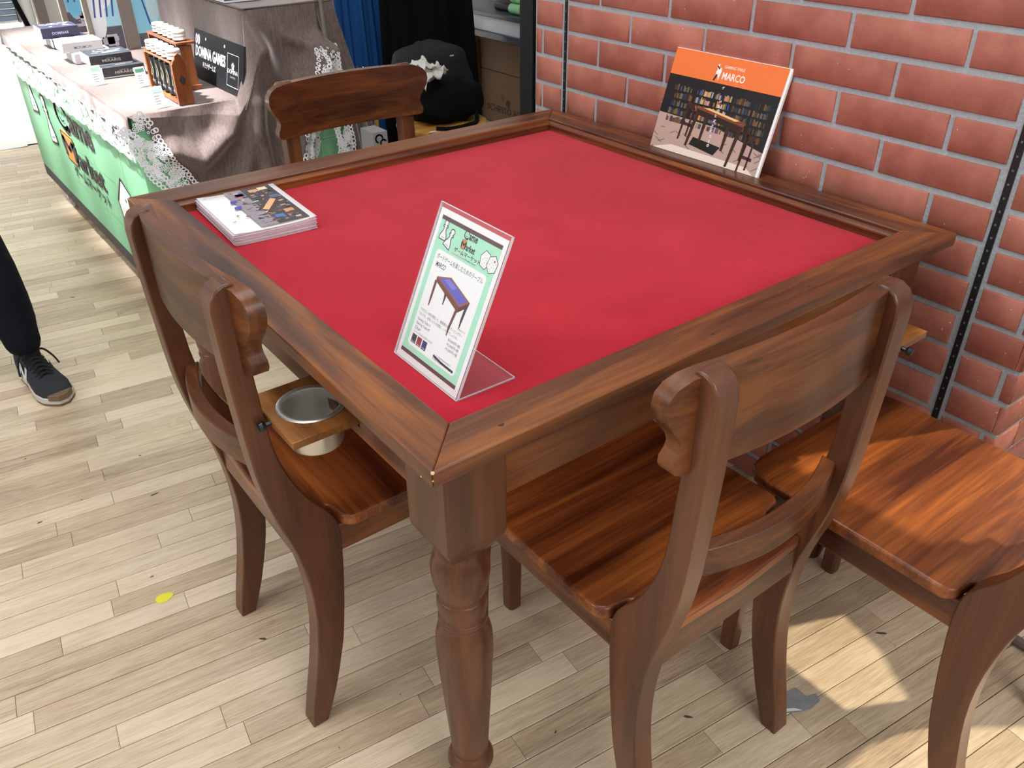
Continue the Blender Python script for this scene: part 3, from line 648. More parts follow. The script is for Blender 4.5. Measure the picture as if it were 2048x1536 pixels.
P.text('ボードゲームを楽しむためのテーブル', 0.15*w_, (1-0.303)*h_, 0.0075, DKT, 4, width=0.104)
P.text('MARCO', 0.165*w_, (1-0.352)*h_, 0.0072, (24,30,44), 4, width=0.022, bold=0.01, skew=0.2)
# little table picture
def pp(pts, c, l=4): P.poly([T(*q) for q in pts], c, l)
pp([(0.24,0.405),(0.44,0.365),(0.78,0.440),(0.66,0.50)], (166,92,56)); pp([(0.275,0.407),(0.44,0.374),(0.745,0.442),(0.652,0.488)], (96,92,196), 5); pp([(0.42,0.38),(0.56,0.405),(0.5,0.43),(0.36,0.40)], (130,124,214), 6)
pp([(0.24,0.405),(0.66,0.50),(0.66,0.535),(0.245,0.435)], (120,62,42)); pp([(0.66,0.50),(0.78,0.44),(0.775,0.47),(0.66,0.535)], (92,44,34))
for a, b, c_, d, cc in ((0.245,0.43,0.245,0.60,(110,52,40)),(0.64,0.52,0.615,0.70,(110,52,44)),(0.755,0.465,0.745,0.615,(52,36,40)),(0.43,0.475,0.435,0.545,(64,44,46))):
    pp([(a-0.018,b),(a+0.018,b),(c_+0.014,d-0.05),(c_+0.006,d),(c_-0.006,d),(c_-0.014,d-0.05)], cc)
P.text('マホガニー材を使用した、重厚感のあるゲーミングテー', 0.155*w_, (1-0.655)*h_, 0.0042, DKT, 4, width=0.100); P.text('ブルです。お気に入りの空間に、いかがでしょうか。', 0.155*w_, (1-0.684)*h_, 0.0042, DKT, 4, width=0.092)
P.text('※写真はＳサイズ', 0.85*w_, (1-0.625)*h_, 0.0026, DKT, 4, width=0.018, align='R')
for i, (a, b) in enumerate((('Gaming Table S','80,000円+税'),('Gaming Table M','95,500円+税'),('Chair','14,200円+税'))):
    P.text(a, 0.155*w_, (1-0.722-0.029*i)*h_, 0.0046, DKT, 4); P.text(b, 0.84*w_, (1-0.722-0.029*i)*h_, 0.0046, DKT, 4, width=0.027, align='R')
P.text('ミッドトップは３色からお選びいただけます', 0.155*w_, (1-0.803)*h_, 0.003, DKT, 4, width=0.047)
for i, (c, n_) in enumerate((((44,46,56),'Charcoal'),((150,30,42),'Crimson'),((40,36,104),'Indigo'))):
    R(0.155+0.087*i, 0.813, 0.228+0.087*i, 0.872, c, 4); P.text(n_, (0.162+0.087*i)*w_, (1-0.868)*h_, 0.0024, (240,240,240), 5, width=0.008)
P.text('メーカー直送商品の為お届けに', 0.53*w_, (1-0.853)*h_, 0.0024, DKT, 4, width=0.042); P.text('約２週間いただきます。ご了承ください', 0.53*w_, (1-0.880)*h_, 0.0024, DKT, 4, width=0.044)
P.stroke([(0.54*w_,(1-0.858)*h_),(0.66*w_,(1-0.868)*h_),(0.85*w_,(1-0.872)*h_)], 0.0032, (14,14,18), 5)
P.build('printed_notice', U*0.004+Vv*0.002+Nf*0.0007, U, Vv, sheet, eps=0.00006)

# catalog board leaning on the wall
def bookshelf_photo(P, W, H, v1, seed, bright=1.0, v0=0.0, fl=0.33, layer=1):
    r = random.Random(seed); dk = lambda c: tuple(int(x*bright) for x in c)
    P.rect(0, v0, W, v1, dk((22,17,16)), layer)
    P.poly([(0,v0),(W,v0),(W,v0+fl*H*0.62),(W*0.55,v0+fl*H*0.95),(0,v0+fl*H*1.0)], dk((186,160,148)), layer+1)
    for i in range(26):   # herringbone
        u = r.random()*W; v = v0+r.random()*fl*H*0.62; s = 0.5+0.5*r.random()
        d = 1 if i % 2 else -1
        P.stroke([(u,v),(min(W-0.001,max(0.001,u+0.02*s)), min(v0+fl*H*0.6, max(v0+0.001, v+d*0.009*s)))], 0.0016, dk((120,94,84)), layer+2)
    P.poly([(0.02*W,v0),(W*0.98,v0),(W*0.9,v0+0.06*H),(0.2*W,v0+0.07*H)], dk((236,218,208)), layer+3)
    PAL = [(186,120,52),(210,170,96),(70,80,150),(150,60,46),(196,190,176),(90,110,90),(60,66,96),(224,140,60),(120,100,80),(160,150,180)]
    rows = 6
    for k in range(rows):
        vb = v0+fl*H*(0.80)+ (v1-v0-fl*H*0.8)*k/rows*1.0
        if vb+0.02 > v1: continue
        hh = (v1-v0-fl*H*0.8)/rows
        for b0, b1 in ((0.08,0.27),(0.30,0.45),(0.47,0.62),(0.64,0.80),(0.82,0.96)):
            u = b0*W
            lit = (1.0 if 0.25 < b0 < 0.5 else 0.55)*(1.0 if k > 0 else 0.9)
            while u < b1*W-0.003:
                ww = r.uniform(0.0018,0.005); c = r.choice(PAL); hgt = hh*r.uniform(0.5,0.8)
                if r.random() < 0.85: P.rect(u, vb, min(u+ww*0.9,b1*W), min(vb+hgt,v1-0.001), dk(tuple(int(x*lit) for x in c)), layer+4)
                u += ww
    return P
cat = thing('catalog_board', 'orange-topped catalog board showing a table in a library, leaning on the bricks', 'board', (1.0405,0.70,0.7606))
ya2, tl2 = -1.558, 0.305; U2 = Vector((cos(ya2), sin(ya2), 0)); Nb2 = Vector((-sin(ya2), cos(ya2), 0)); V2 = Vector((0,0,1))*cos(tl2)+Nb2*sin(tl2); N2 = U2.cross(V2)
obj('cover_board', slab(-N2*0.006, U2, V2, N2, 0.298, 0.2125, 0.006), WHITE, cat)
P = Print(); W2, H2 = 0.292, 0.2115
bookshelf_photo(P, W2, H2, 0.160, 5, fl=0.36)
P.rect(0, 0.158, W2, H2, (240,124,58), 7)
DW = (60,28,20)
def q4(pts, c, l=8): P.poly([(a*W2, b*H2) for a, b in pts], c, l)
q4([(0.335,0.475),(0.39,0.505),(0.80,0.445),(0.78,0.405)], (128,62,34)); q4([(0.40,0.492),(0.45,0.503),(0.74,0.455),(0.70,0.44)], (236,196,130), 9); q4([(0.34,0.475),(0.78,0.405),(0.77,0.35),(0.35,0.42)], (44,22,18))
for a, b, c, d in ((0.36,0.44,0.33,0.10),(0.76,0.39,0.73,0.01),(0.45,0.42,0.44,0.16),(0.66,0.38,0.655,0.14),(0.84,0.4,0.83,0.10)): q4([(a-0.016,b),(a+0.016,b),(c+0.01,d),(c-0.01,d)], DW, 9)
for a, b in ((0.27,0.52),(0.86,0.36)):
    q4([(a-0.03,b),(a+0.05,b-0.01),(a+0.05,b-0.07),(a-0.02,b-0.06)], DW, 9); q4([(a-0.02,b-0.05),(a,b-0.05),(a-0.02,b-0.38),(a-0.035,b-0.38)], DW, 9); q4([(a+0.04,b-0.05),(a+0.055,b-0.05),(a+0.045,b-0.33),(a+0.03,b-0.33)], DW, 9); q4([(a-0.01,b-0.2),(a+0.07,b-0.21),(a+0.07,b-0.24),(a-0.01,b-0.23)], DW, 9)
q4([(0.38,0.20),(0.64,0.17),(0.60,0.08),(0.36,0.12)], (18,14,14), 7)
for ch, a, b in (('ゲ',0.505,0.70),('が',0.515,0.57),('も',0.52,0.525),('の',0.522,0.485),('と',0.515,0.435),('ば',0.515,0.385),('た',0.513,0.335),('に',0.515,0.285),('な',0.52,0.235),('る',0.522,0.185),('。',0.522,0.145)):
    P.text(ch, a*W2, b*H2, 0.0062, (246,246,246), 11, bold=0.02)
P.text('GAMING TABLE', 0.475*W2, 0.895*H2, 0.0058, (255,240,228), 9, width=0.052, bold=0.005); P.text('MARCO', 0.475*W2, 0.79*H2, 0.0145, (255,250,246), 9, width=0.058, bold=0.015)
horse = [(0.0,0.0),(0.2,0.28),(0.1,0.5),(0.25,0.62),(0.1,0.85),(0.3,1.0),(0.42,0.95),(0.5,0.75),(0.8,0.8),(0.95,0.6),(0.85,0.3),(0.7,0.0),(0.6,0.25),(0.4,0.3)]
for i in range(len(horse)):   # small knight emblem
    a, b = horse[i], horse[(i+1)%len(horse)]
    P.poly([((0.405+0.055*0.45)*W2, 0.77*H2+0.5*0.034), (0.405*W2+a[0]*0.0165, 0.765*H2+a[1]*0.034), (0.405*W2+b[0]*0.0165, 0.765*H2+b[1]*0.034)], (250,246,242), 9)
P.stroke([(0.41*W2,0.77*H2),(0.425*W2,0.82*H2)], 0.004, (34,26,26), 10); P.stroke([(0.415*W2,0.90*H2),(0.435*W2,0.88*H2)], 0.003, (34,26,26), 10)
P.build('cover_print', N2*0.0001, U2, V2, cat, eps=0.00006)

# leaflets: a pile, each its own sheet
pal_rot = -0.0616
leaf_me = None
def leaf_mesh(top):
    m = MB().grid(6, 6, lambda a, b: (a*0.155, b*0.2252, 0.003*(abs(a-0.5)*2)**3*(1 if top else 0.3)))
    return m
NLF = 26
for i in range(NLF):
    z = 0.7322+0.00082*i; last = i == NLF-1
    if i == 0:
        base_me = leaf_mesh(False).mesh('leaflet'); base_me.materials.append(plain('leaflet_stock', (222,206,214), 0.5))
    o = obj('leaflet', leaf_mesh(True) if last else base_me, WHITE); solid(o, 0.0006, 1)
    o.location = (0.0941+rnd.uniform(-0.0018,0.0018), 0.7901+rnd.uniform(-0.0018,0.0018), z); o.rotation_euler = (0,0,pal_rot+rnd.uniform(-0.008,0.008))
    tag(o, 'uppermost printed leaflet of the pile on the red table top' if last else 'plain-edged leaflet within the pile on the red table top', 'leaflet', 'pile of leaflets')
    topleaf = o
P = Print(); W3, H3 = 0.155, 0.2252
P.rect(0.052, 0.004, 0.1435, 0.2205, (150,140,150), 1); P.rect(0.085, 0.004, 0.1435, 0.2205, (52,46,52), 2)
r3 = random.Random(3)
for i in range(150):
    u = r3.uniform(0.058,0.138); v = r3.uniform(0.008,0.206); a = r3.uniform(0.003,0.011); b = r3.uniform(0.002,0.008)
    P.rect(u, v, u+min(a, 0.143-u), v+b, r3.choice([(160,90,60),(60,50,56),(120,110,120),(214,206,214),(84,90,140),(110,58,48),(196,160,120),(40,36,42),(150,150,170)]), 3+i%3)
for u, v, c in ((0.125,0.06,(214,150,90)),(0.10,0.04,(70,110,180)),(0.13,0.15,(90,96,150)),(0.075,0.19,(60,64,130)),(0.072,0.187,(170,60,70)),(0.105,0.20,(222,160,110)),(0.125,0.205,(236,220,180))):
    P.rect(u-0.009, v-0.008, u+0.009, v+0.008, c, 6)
P.poly([(0.085,0.09),(0.118,0.14),(0.126,0.13),(0.094,0.08)], (230,180,130), 7); P.stroke([(0.08,0.09),(0.115,0.15)], 0.006, (74,34,28), 7); P.stroke([(0.09,0.07),(0.128,0.125)], 0.005, (74,34,28), 7)
for u, v in ((0.046,0.15),(0.043,0.115)):
    P.poly([(u,v),(u+0.012,v+0.002),(u+0.014,v+0.016),(u+0.003,v+0.015)], (70,74,190), 6); P.poly([(u,v),(u+0.003,v+0.015),(u+0.001,v+0.015),(u-0.002,v)], (120,60,50), 6)
for u, v in ((0.032,0.082),(0.046,0.07)): P.stroke([(u,v),(u+0.006,v-0.002)], 0.0022, (110,60,50), 6); P.stroke([(u+0.002,v-0.003),(u+0.003,v+0.003)], 0.002, (110,60,50), 6)
for i in range(12): P.disc(0.02+0.011*cos(i*0.55), 0.055+0.012*sin(i*0.55), 0.0006, (60,60,60), 6, 6)
P.stroke([(0.017,0.055),(0.023,0.056)], 0.0022, (50,50,54), 6); P.stroke([(0.010,0.205),(0.010,0.211),(0.013,0.211),(0.013,0.205)], 0.0006, (60,60,60), 6)
P.build('leaflet_print', (0,0,0.0036), (1,0,0), (0,1,0), topleaf, eps=0.00006)
#@@PART2
# ------------------------------------------------------------------ stall: cart, cloth, goods
CX0, CX1, CY0, CY1, CZ = 0.24, 0.93, 1.925, 3.74, 0.708
cart = thing('display_cart', 'rolling display cart wrapped in a mint green printed banner, behind the far chair', 'cart', (0,0,0))
obj('body', MB().box(CX0+0.012, CX1, CY0+0.012, CY1, 0.1, CZ), WHITE, cart)
bn = MB()
def banner_pt(a, z):  # wraps left side then front
    L1 = CY1-CY0; d = a*(L1+CX1-CX0)
    wv = 0.0007*sin(d*7+z*3)
    if d < L1: return (CX0-0.002+wv*0.5, CY1-d, z)
    return (CX0+(d-L1), CY0-0.002-wv*0.5, z)
NB = 90
obj('banner', MB().grid(NB, 10, lambda a, b: banner_pt(a, 0.135+(CZ-0.135)*b)), GREENC, cart, angle=60)
obj('banner_band', MB().grid(NB, 3, lambda a, b: banner_pt(a, 0.085+0.05*b)), BANDC, cart, angle=60)
P = Print(); A = Print(); gm_logo(A, 0, 0, 1.0)
P.v = [(3.74-3.06+u*0.54, 0.318+v*0.29, l) for u, v, l in A.v]; P.f = list(A.f); P.c = list(A.c)
P.text('ゲームマーケット', 3.74-2.99, 0.268, 0.050, INK, 3, width=0.50, bold=0.03)
pawn(P, 0.26, 0.42, 0.20, 0.12); pawn(P, 0.50, 0.34, 0.19, 0.12)
hexdie(P, 1.52, 0.30, 0.30, 0.2, 3, True)
for q in (0.25, 0.41, 0.56): P.rect(0.02, q-0.0012, 1.79, q+0.0012, (170,216,176), 1)
for q in (0.35, 0.75, 1.15, 1.55): P.rect(q-0.0016, 0.14, q+0.0016, 0.69, (170,216,176), 1)
P.text('Game', 1.52, 0.575, 0.07, INK, 3, width=0.2, bold=0.03)
P.build('banner_print', (CX0-0.0036, CY1, 0), (0,-1,0), (0,0,1), cart, eps=0.0004, mat=PRINTM)
P = Print()
for q in (0.12, 0.28, 0.44, 0.56): P.rect(q-0.0016, 0.14, q+0.0016, 0.69, (170,216,176), 1)
for q in (0.25, 0.40, 0.55): P.rect(0.005, q-0.0014, 0.68, q+0.0014, (170,216,176), 1)
P.build('banner_print', (CX0, CY0-0.0036, 0), (1,0,0), (0,0,1), cart, eps=0.0004, mat=PRINTM)
for x, y in ((0.275,3.45),(0.275,2.02),(0.88,3.45),(0.88,2.02)):
    c = obj('caster', MB().lathe([(0.014,0),(0.034,0.002),(0.044,0.008),(0.046,0.016),(0.044,0.024),(0.034,0.030),(0.014,0.032)], (x-0.016,y,0.046), 24, axis='X'), plain('grey_wheel', (150,152,146), 0.5), cart)
    obj('caster_fork', MB().box(x-0.026,x-0.021,y-0.02,y+0.024,0.04,0.098).box(x+0.021,x+0.026,y-0.02,y+0.024,0.04,0.098).box(x-0.026,x+0.026,y-0.02,y+0.03,0.094,0.104), STEEL, c, bevel=0.003)

riser = tag(obj('riser_box', MB().box(0.612, CX1-0.03, CY0+0.02, 2.70, 0.716, 0.943), CARD), 'raised box tier on the display cart, hidden under the velvet cloth', 'riser')

def ridge(pts, x, z):
    best = 9
    for (xa,za),(xb,zb) in zip(pts, pts[1:]):
        dx, dz = xb-xa, zb-za; t = max(0, min(1, ((x-xa)*dx+(z-za)*dz)/(dx*dx+dz*dz))); best = min(best, math.hypot(x-xa-t*dx, z-za-t*dz))
    return best
def coons(top, bot, left, right):
    def f(s, t):
        T, B, L, R = polylerp(top, s), polylerp(bot, s), polylerp(left, t), polylerp(right, t)
        c00, c10, c01, c11 = Vector(top[0]), Vector(top[-1]), Vector(bot[0]), Vector(bot[-1])
        return T*(1-t)+B*t+L*(1-s)+R*s-(c00*(1-s)*(1-t)+c10*s*(1-t)+c01*(1-s)*t+c11*s*t)
    return f
v3 = lambda pts: [(a,0,b) for a, b in pts]
# cloth, lower tier top and left overhang
cloth = obj('velvet_cloth', MB().grid(40, 70, lambda a, b: (CX0-0.012+(0.625-CX0+0.012)*a, CY0-0.008+(CY1-CY0+0.02)*b, CZ+0.0035+0.0012*noise.noise((a*7,b*22,1)))), VELVET, angle=60); solid(cloth, 0.002, -1)
tag(cloth, 'crushed taupe velvet cloth with white lace edging draped over the display cart', 'cloth')
FR = CY0-0.012
GX, GZ = 0.832, 0.838
LEFT = coons(v3([(0.228,0.711),(0.40,0.713),(0.545,0.716),(0.585,0.80),(0.604,0.95),(0.70,0.955),(0.838,0.958)]), v3([(0.262,0.69),(0.285,0.62),(0.335,0.53),(0.42,0.40),(0.52,0.27),(0.62,0.20),(0.69,0.2)]),
             v3([(0.228,0.711),(0.245,0.70),(0.262,0.69)]), v3([(0.838,0.958),(0.835,0.90),(GX,GZ),(0.79,0.72),(0.735,0.56),(0.705,0.42),(0.69,0.2)]))
FOLDS = [([(0.606,0.95),(0.600,0.80),(0.59,0.62),(0.60,0.35)], 0.034, 0.028), ([(0.60,0.93),(0.565,0.76),(0.50,0.63),(0.40,0.56),(0.33,0.60)], 0.030, 0.030),
         ([(0.615,0.94),(0.66,0.78),(0.71,0.71),(0.755,0.735),(GX,GZ)], 0.030, 0.030), ([(0.67,0.955),(0.73,0.87),(0.775,0.845),(GX,GZ)], 0.014, 0.022),
         ([(0.62,0.9),(0.645,0.66),(0.66,0.45),(0.66,0.25)], 0.026, 0.024), ([(GX,GZ),(0.775,0.72),(0.72,0.56),(0.69,0.4)], 0.032, 0.020), ([(GX,GZ),(0.80,0.72),(0.75,0.55),(0.72,0.40)], 0.022, 0.012),
         ([(0.58,0.70),(0.53,0.5),(0.5,0.33)], 0.022, 0.03)]
def front_y(x, z, top=0.95):
    y = FR-0.004-0.035*max(0, 0.72-z)
    for pts, am, wd in FOLDS: y -= 1.3*am*math.exp(-(ridge(pts, x, z)/wd)**2)*min(1, max(0.0, (0.952-z)/0.09)+0.05 if z > 0.74 else 1)
    return y+0.004*noise.noise((x*18, z*9, 3))
def lf(s, t):
    p = LEFT(s, t); k = min(1, t*7)
    return (p.x, front_y(p.x, p.z)*k+FR*(1-k), p.z)
o = obj('front_drape', MB().grid(96, 84, lf), VELVET, cloth, angle=80); solid(o, 0.0025, 1)
RIGHT = coons(v3([(0.838,0.958),(0.86,0.958),(0.888,0.956)]), v3([(0.865,0.18),(0.95,0.18),(1.05,0.2)]), v3([(0.838,0.958),(0.836,0.90),(GX+0.006,GZ),(0.872,0.70),(0.868,0.45),(0.865,0.18)]), v3([(0.888,0.956),(0.925,0.80),(0.955,0.66),(1.0,0.45),(1.05,0.2)]))
def rf(s, t):
    p = RIGHT(s, t); k = min(1, t*7); q = 0.018*t*(1+sin(s*18+1.0))*min(1, t*3)+0.018*math.exp(-((p.x-GX)/0.03)**2-((p.z-GZ)/0.08)**2)
    return (p.x, FR-0.035*max(0, 0.95-p.z)*k-q*k, p.z)
o = obj('front_drape', MB().grid(48, 60, rf), VELVET, cloth, angle=80); solid(o, 0.0025, 1)
# tier top and tier left face
o = obj('tier_drape', MB().grid(24, 60, lambda a, b: (0.602+(0.888-0.602)*a, CY0-0.014+0.80*b, 0.9545+0.001*noise.noise((a*6,b*20,5)))), VELVET, cloth, angle=60); solid(o, 0.002, -1)
o = obj('tier_drape', MB().grid(70, 20, lambda a, b: (0.606-0.006*(1-b)+0.002*noise.noise((a*9,b*2,8))-0.003*sin(a*21)*(1-b), CY0-0.014+0.80*a, 0.714+(0.954-0.714)*b)), VELVET, cloth, angle=70); solid(o, 0.002, 1)
o = obj('tier_drape', MB().grid(30, 24, lambda a, b: (0.888+0.16*(1-b)**1.3+0.006*sin(a*19)*(1-b), CY0-0.02+0.80*a, 0.2+(0.954-0.2)*b)), VELVET, cloth, angle=70); solid(o, 0.002, 1)
o = obj('side_drape', MB().grid(120, 5, lambda a, b: (CX0-0.0135-0.004*(1-b)*(1+sin(a*95)), CY0-0.012+(CY1-CY0+0.02)*a, 0.652+(CZ+0.004-0.652)*b)), VELVET, cloth, angle=70); solid(o, 0.002, 0)
# lace: little pierced rings and petals
def annulus(m, c, U, V, ro, ri, n=8, k=1.0):
    c, U, V = Vector(c), Vector(U), Vector(V); vs = []
    for i in range(n):
        a = 2*pi*i/n; vs.append(c+U*ro*cos(a)*k+V*ro*sin(a))
    for i in range(n):
        a = 2*pi*i/n; vs.append(c+U*ri*cos(a)*k+V*ri*sin(a))
    m.add(vs, [(i,(i+1)%n,n+(i+1)%n,n+i) for i in range(n)])
def lace(name, center, width, dens, fn, seed):
    """center: polyline in (a,b) sheet coordinates; fn maps (a,b) to the sheet in space"""
    r = random.Random(seed); m = MB(); P_ = [Vector((a,b,0)) for a, b in center]; L = sum((b-a).length for a, b in zip(P_, P_[1:]))
    cnt = int(L*width*dens)
    def put(t, off, ro, ri, k=1):
        p = polylerp(center3, t); q = polylerp(center3, min(1, t+0.01)); q0 = polylerp(center3, max(0, t-0.01)); d = (q-q0).normalized(); n_ = Vector((-d.y, d.x, 0)); c = p+n_*off
        o_ = Vector(fn(c.x, c.y)); ua = (Vector(fn(c.x+0.004, c.y))-o_).normalized(); ub = (Vector(fn(c.x, c.y+0.004))-o_).normalized()
        nn = ua.cross(ub); annulus(m, o_+nn*r.uniform(-0.0012, 0.0012), ua, ub, ro, ri, 8, k)
    center3 = [(a,b,0) for a, b in center]
    def flower(t, off, R):
        put(t, off, R*0.34, R*0.12)
        for q in range(6):
            a = 2*pi*q/6+r.random()*0.3; put2(t, off, R*0.78*cos(a), R*0.78*sin(a), R*0.40, R*0.22)
    def put2(t, off, da, db, ro, ri):
        p = polylerp(center3, t); q = polylerp(center3, min(1, t+0.01)); q0 = polylerp(center3, max(0, t-0.01)); d = (q-q0).normalized(); n_ = Vector((-d.y, d.x, 0)); c = p+n_*off+Vector((da,db,0))
        o_ = Vector(fn(c.x, c.y)); ua = (Vector(fn(c.x+0.004, c.y))-o_).normalized(); ub = (Vector(fn(c.x, c.y+0.004))-o_).normalized()
        annulus(m, o_+ua.cross(ub)*r.uniform(-0.0008, 0.0008), ua, ub, ro, ri, 7)
    for i in range(cnt): flower(r.random(), r.uniform(-0.42, 0.42)*width, r.uniform(0.0085, 0.0125))
    for i in range(cnt): put(r.random(), r.uniform(-0.5, 0.5)*width, 0.0042, 0.0022)
    ns = int(L/0.0125)
    for i in range(ns):   # scalloped edges and two inner cords
        for off in (-0.5, 0.5): put((i+0.5)/ns, off*width+0.003*sin(i*0.9), 0.0082, 0.0042)
        for off in (-0.30, 0.30, -0.26): put((i+0.5)/ns, off*width+0.008*sin(i*0.55), 0.0075, 0.0048)
    o = obj(name, m, LACE, cloth, angle=80); o['kind'] = 'stuff'; return o
lace('lace_edging', [(CY0-0.01,0.630),(2.3,0.625),(2.8,0.612),(3.3,0.60),(CY1,0.595)], 0.080, 3600, lambda a, b: (CX0-0.020-0.0012*sin(a*40), a, b), 1)
lace('lace_edging', [(0.222,0.700),(0.255,0.655),(0.268,0.590),(0.305,0.525),(0.37,0.43),(0.46,0.31),(0.56,0.22)], 0.080, 3000, lambda a, b: (a, front_y(a, b)-0.006, b), 2)
lace('lace_edging', [(GX-0.008,GZ-0.01),(0.80,0.72),(0.755,0.58),(0.725,0.46),(0.715,0.3)], 0.055, 3200, lambda a, b: (a, front_y(a, b)-0.008, b), 3)
lace('lace_edging', [(GX+0.008,GZ-0.005),(0.855,0.73),(0.862,0.58),(0.864,0.45),(0.86,0.25)], 0.050, 3200, lambda a, b: (a, FR-0.035*max(0,0.95-b)-0.03, b), 4)
cordo = tag(obj('gathering_cord', MB().tube([(0.842,FR-0.012,1.25),(0.842,FR-0.018,1.05),(0.838,FR-0.03,0.93),(GX,FR-0.045,0.845),(GX+0.003,FR-0.05,0.80)], [0.005,0.005,0.007,0.009,0.003], 8), plain('olive_cord', (104,100,90), 0.6)), 'straight grey cord that gathers the velvet cloth up at the front', 'cord')

# game boxes
def game_box(x, y, z, sx, sy, h, wrap, title, rgb, label, sub=None, rot=0):
    t = thing('game_box', label, 'box', (x,y,z), rot, 'game boxes on the cart')
    obj('box_body', MB().box(0.0008,sx-0.0008,0,sy,0,h*0.5), BOXSIDE if wrap is not BOXNAVY else BOXNAVY, t, bevel=0.0008)
    obj('box_lid', MB().box(0,sx,-0.0012,sy+0.0012,h*0.12,h), wrap, t, bevel=0.0012)
    obj('lid_side', MB().box(-0.0012,0.0004,0,sy,h*0.13,h*0.97), BOXSIDE, t)
    P = Print()
    if sub: P.text(sub, sx*0.5, h*0.62, h*0.07, rgb, 1, width=sx*0.22, align='C')
    P.text(title, sx*0.5, h*0.33, h*0.25, rgb, 1, width=sx*0.44, align='C', bold=0.004)
    P.build('box_title', (0,-0.0014,0), (1,0,0), (0,0,1), t, eps=0.0003, mat=PRINTM)
    P = Print(); r = random.Random(title)
    base = (110,110,116) if wrap is not BOXPALE else (226,224,226)
    for i in range(22):
        u, v = r.uniform(0.15,0.85)*sx, r.uniform(0.12,0.88)*sy; g_ = r.randint(-40,60); P.disc(u, v, sx*r.uniform(0.03,0.10), tuple(max(20,min(240,b_+g_)) for b_ in base), 1+i%3, 10, ry=sy*r.uniform(0.02,0.07))
    P.build('box_art', (0,0,h+0.0003), (1,0,0), (0,1,0), t, eps=0.0002, mat=PRINTM)
    return t
ZT = CZ+0.006
BW, BD, BHH = 0.133, 0.115, 0.0335
game_box(0.309,2.444,ZT,BW,BD,BHH,BOXDARK,'MIRARIS',(206,204,200),'charcoal game box at the bottom of the stack nearest the jar racks','LEGEND OF')
game_box(0.286,2.476,ZT+BHH+0.0005,BW,BD,BHH,BOXDARK,'MIRARIS',(206,204,200),'charcoal game box on top of the stack nearest the jar racks','LEGEND OF')
game_box(0.296,2.747,ZT,BW,BD,BHH,BOXPALE,'MONMORI',(96,90,96),'pale grey game box at the bottom of the middle stack')
game_box(0.272,2.776,ZT+BHH+0.0005,BW,BD,BHH,BOXPALE,'MONMORI',(96,90,96),'pale grey game box on top of the middle stack')
game_box(0.303,3.095,ZT,BW,BD,BHH,BOXNAVY,'DOMINAR',(198,200,224),'navy game box at the bottom of the farthest stack')
game_box(0.278,3.122,ZT+BHH+0.0005,BW,BD,BHH+0.004,BOXNAVY,'DOMINAR',(198,200,224),'navy game box on top of the farthest stack')
game_box(0.600,2.03,0.9575,0.115,0.17,0.05,BOXDARK,'BLACK BOX',(150,150,156),'dark game box on the raised velvet tier')

# jar racks
def jar_rack(x0, x1, y0, y1, zt, label, scal, js):
    t = thing('jar_rack', label, 'rack', (0,0,0)); xm = (x0+x1)/2; h = (x1-x0)/2
    end = [(-h,0),(h,0),(h,0.112),(h*0.86,0.113),(h*0.74,0.121),(h*0.5,0.125),(h*0.42,0.134),(0,0.141),(-h*0.42,0.134),(-h*0.5,0.125),(-h*0.74,0.121),(-h*0.86,0.113),(-h,0.112)] if scal else [(-h,0),(h,0),(h,0.128),(-h,0.128)]
    ends = []
    for y in (y0, y1-0.011): ends.append(obj('end_panel', MB().prism([(xm+a,y,ZT+b) for a, b in end], (0,0.011,0)), RACKW, t, bevel=0.001))
    obj('base_board', MB().box(x0+0.002-(0 if scal else 0.006),x1-0.002+(0 if scal else 0.010),y0+(0.011 if scal else -0.006),y1-0.011,ZT,ZT+0.012), RACKW, t, bevel=0.001)
    tb = MB(); xa, xb = x0+0.003-(0 if scal else 0.008), x1-0.003+(0 if scal else 0.012); ya_, yb_ = y0+0.011-(0 if scal else 0.02), y1-0.011; rr = 0.0184
    tb.box(xa, xm-rr, ya_, yb_, zt-0.006, zt).box(xm+rr, xb, ya_, yb_, zt-0.006, zt); cuts = [ya_]
    for y in js: cuts += [y-rr, y+rr]
    cuts.append(yb_)
    for q in range(0, len(cuts), 2):
        if cuts[q+1]-cuts[q] > 0.0005: tb.box(xm-rr, xm+rr, cuts[q], cuts[q+1], zt-0.006, zt)
    obj('top_board', tb, RACKW, t)
    if scal:
        P = Print(); P.poly([(h,0.082),(h+0.010,0.068),(h,0.053),(h-0.010,0.068)], (44,34,34), 1); P.stroke([(h+0.004,0.06),(h+0.013,0.05)], 0.0016, (60,44,38), 1)
        P.build('crest_print', (x0,y0-0.0003,ZT), (1,0,0), (0,0,1), t, mat=PRINTM)
    return t
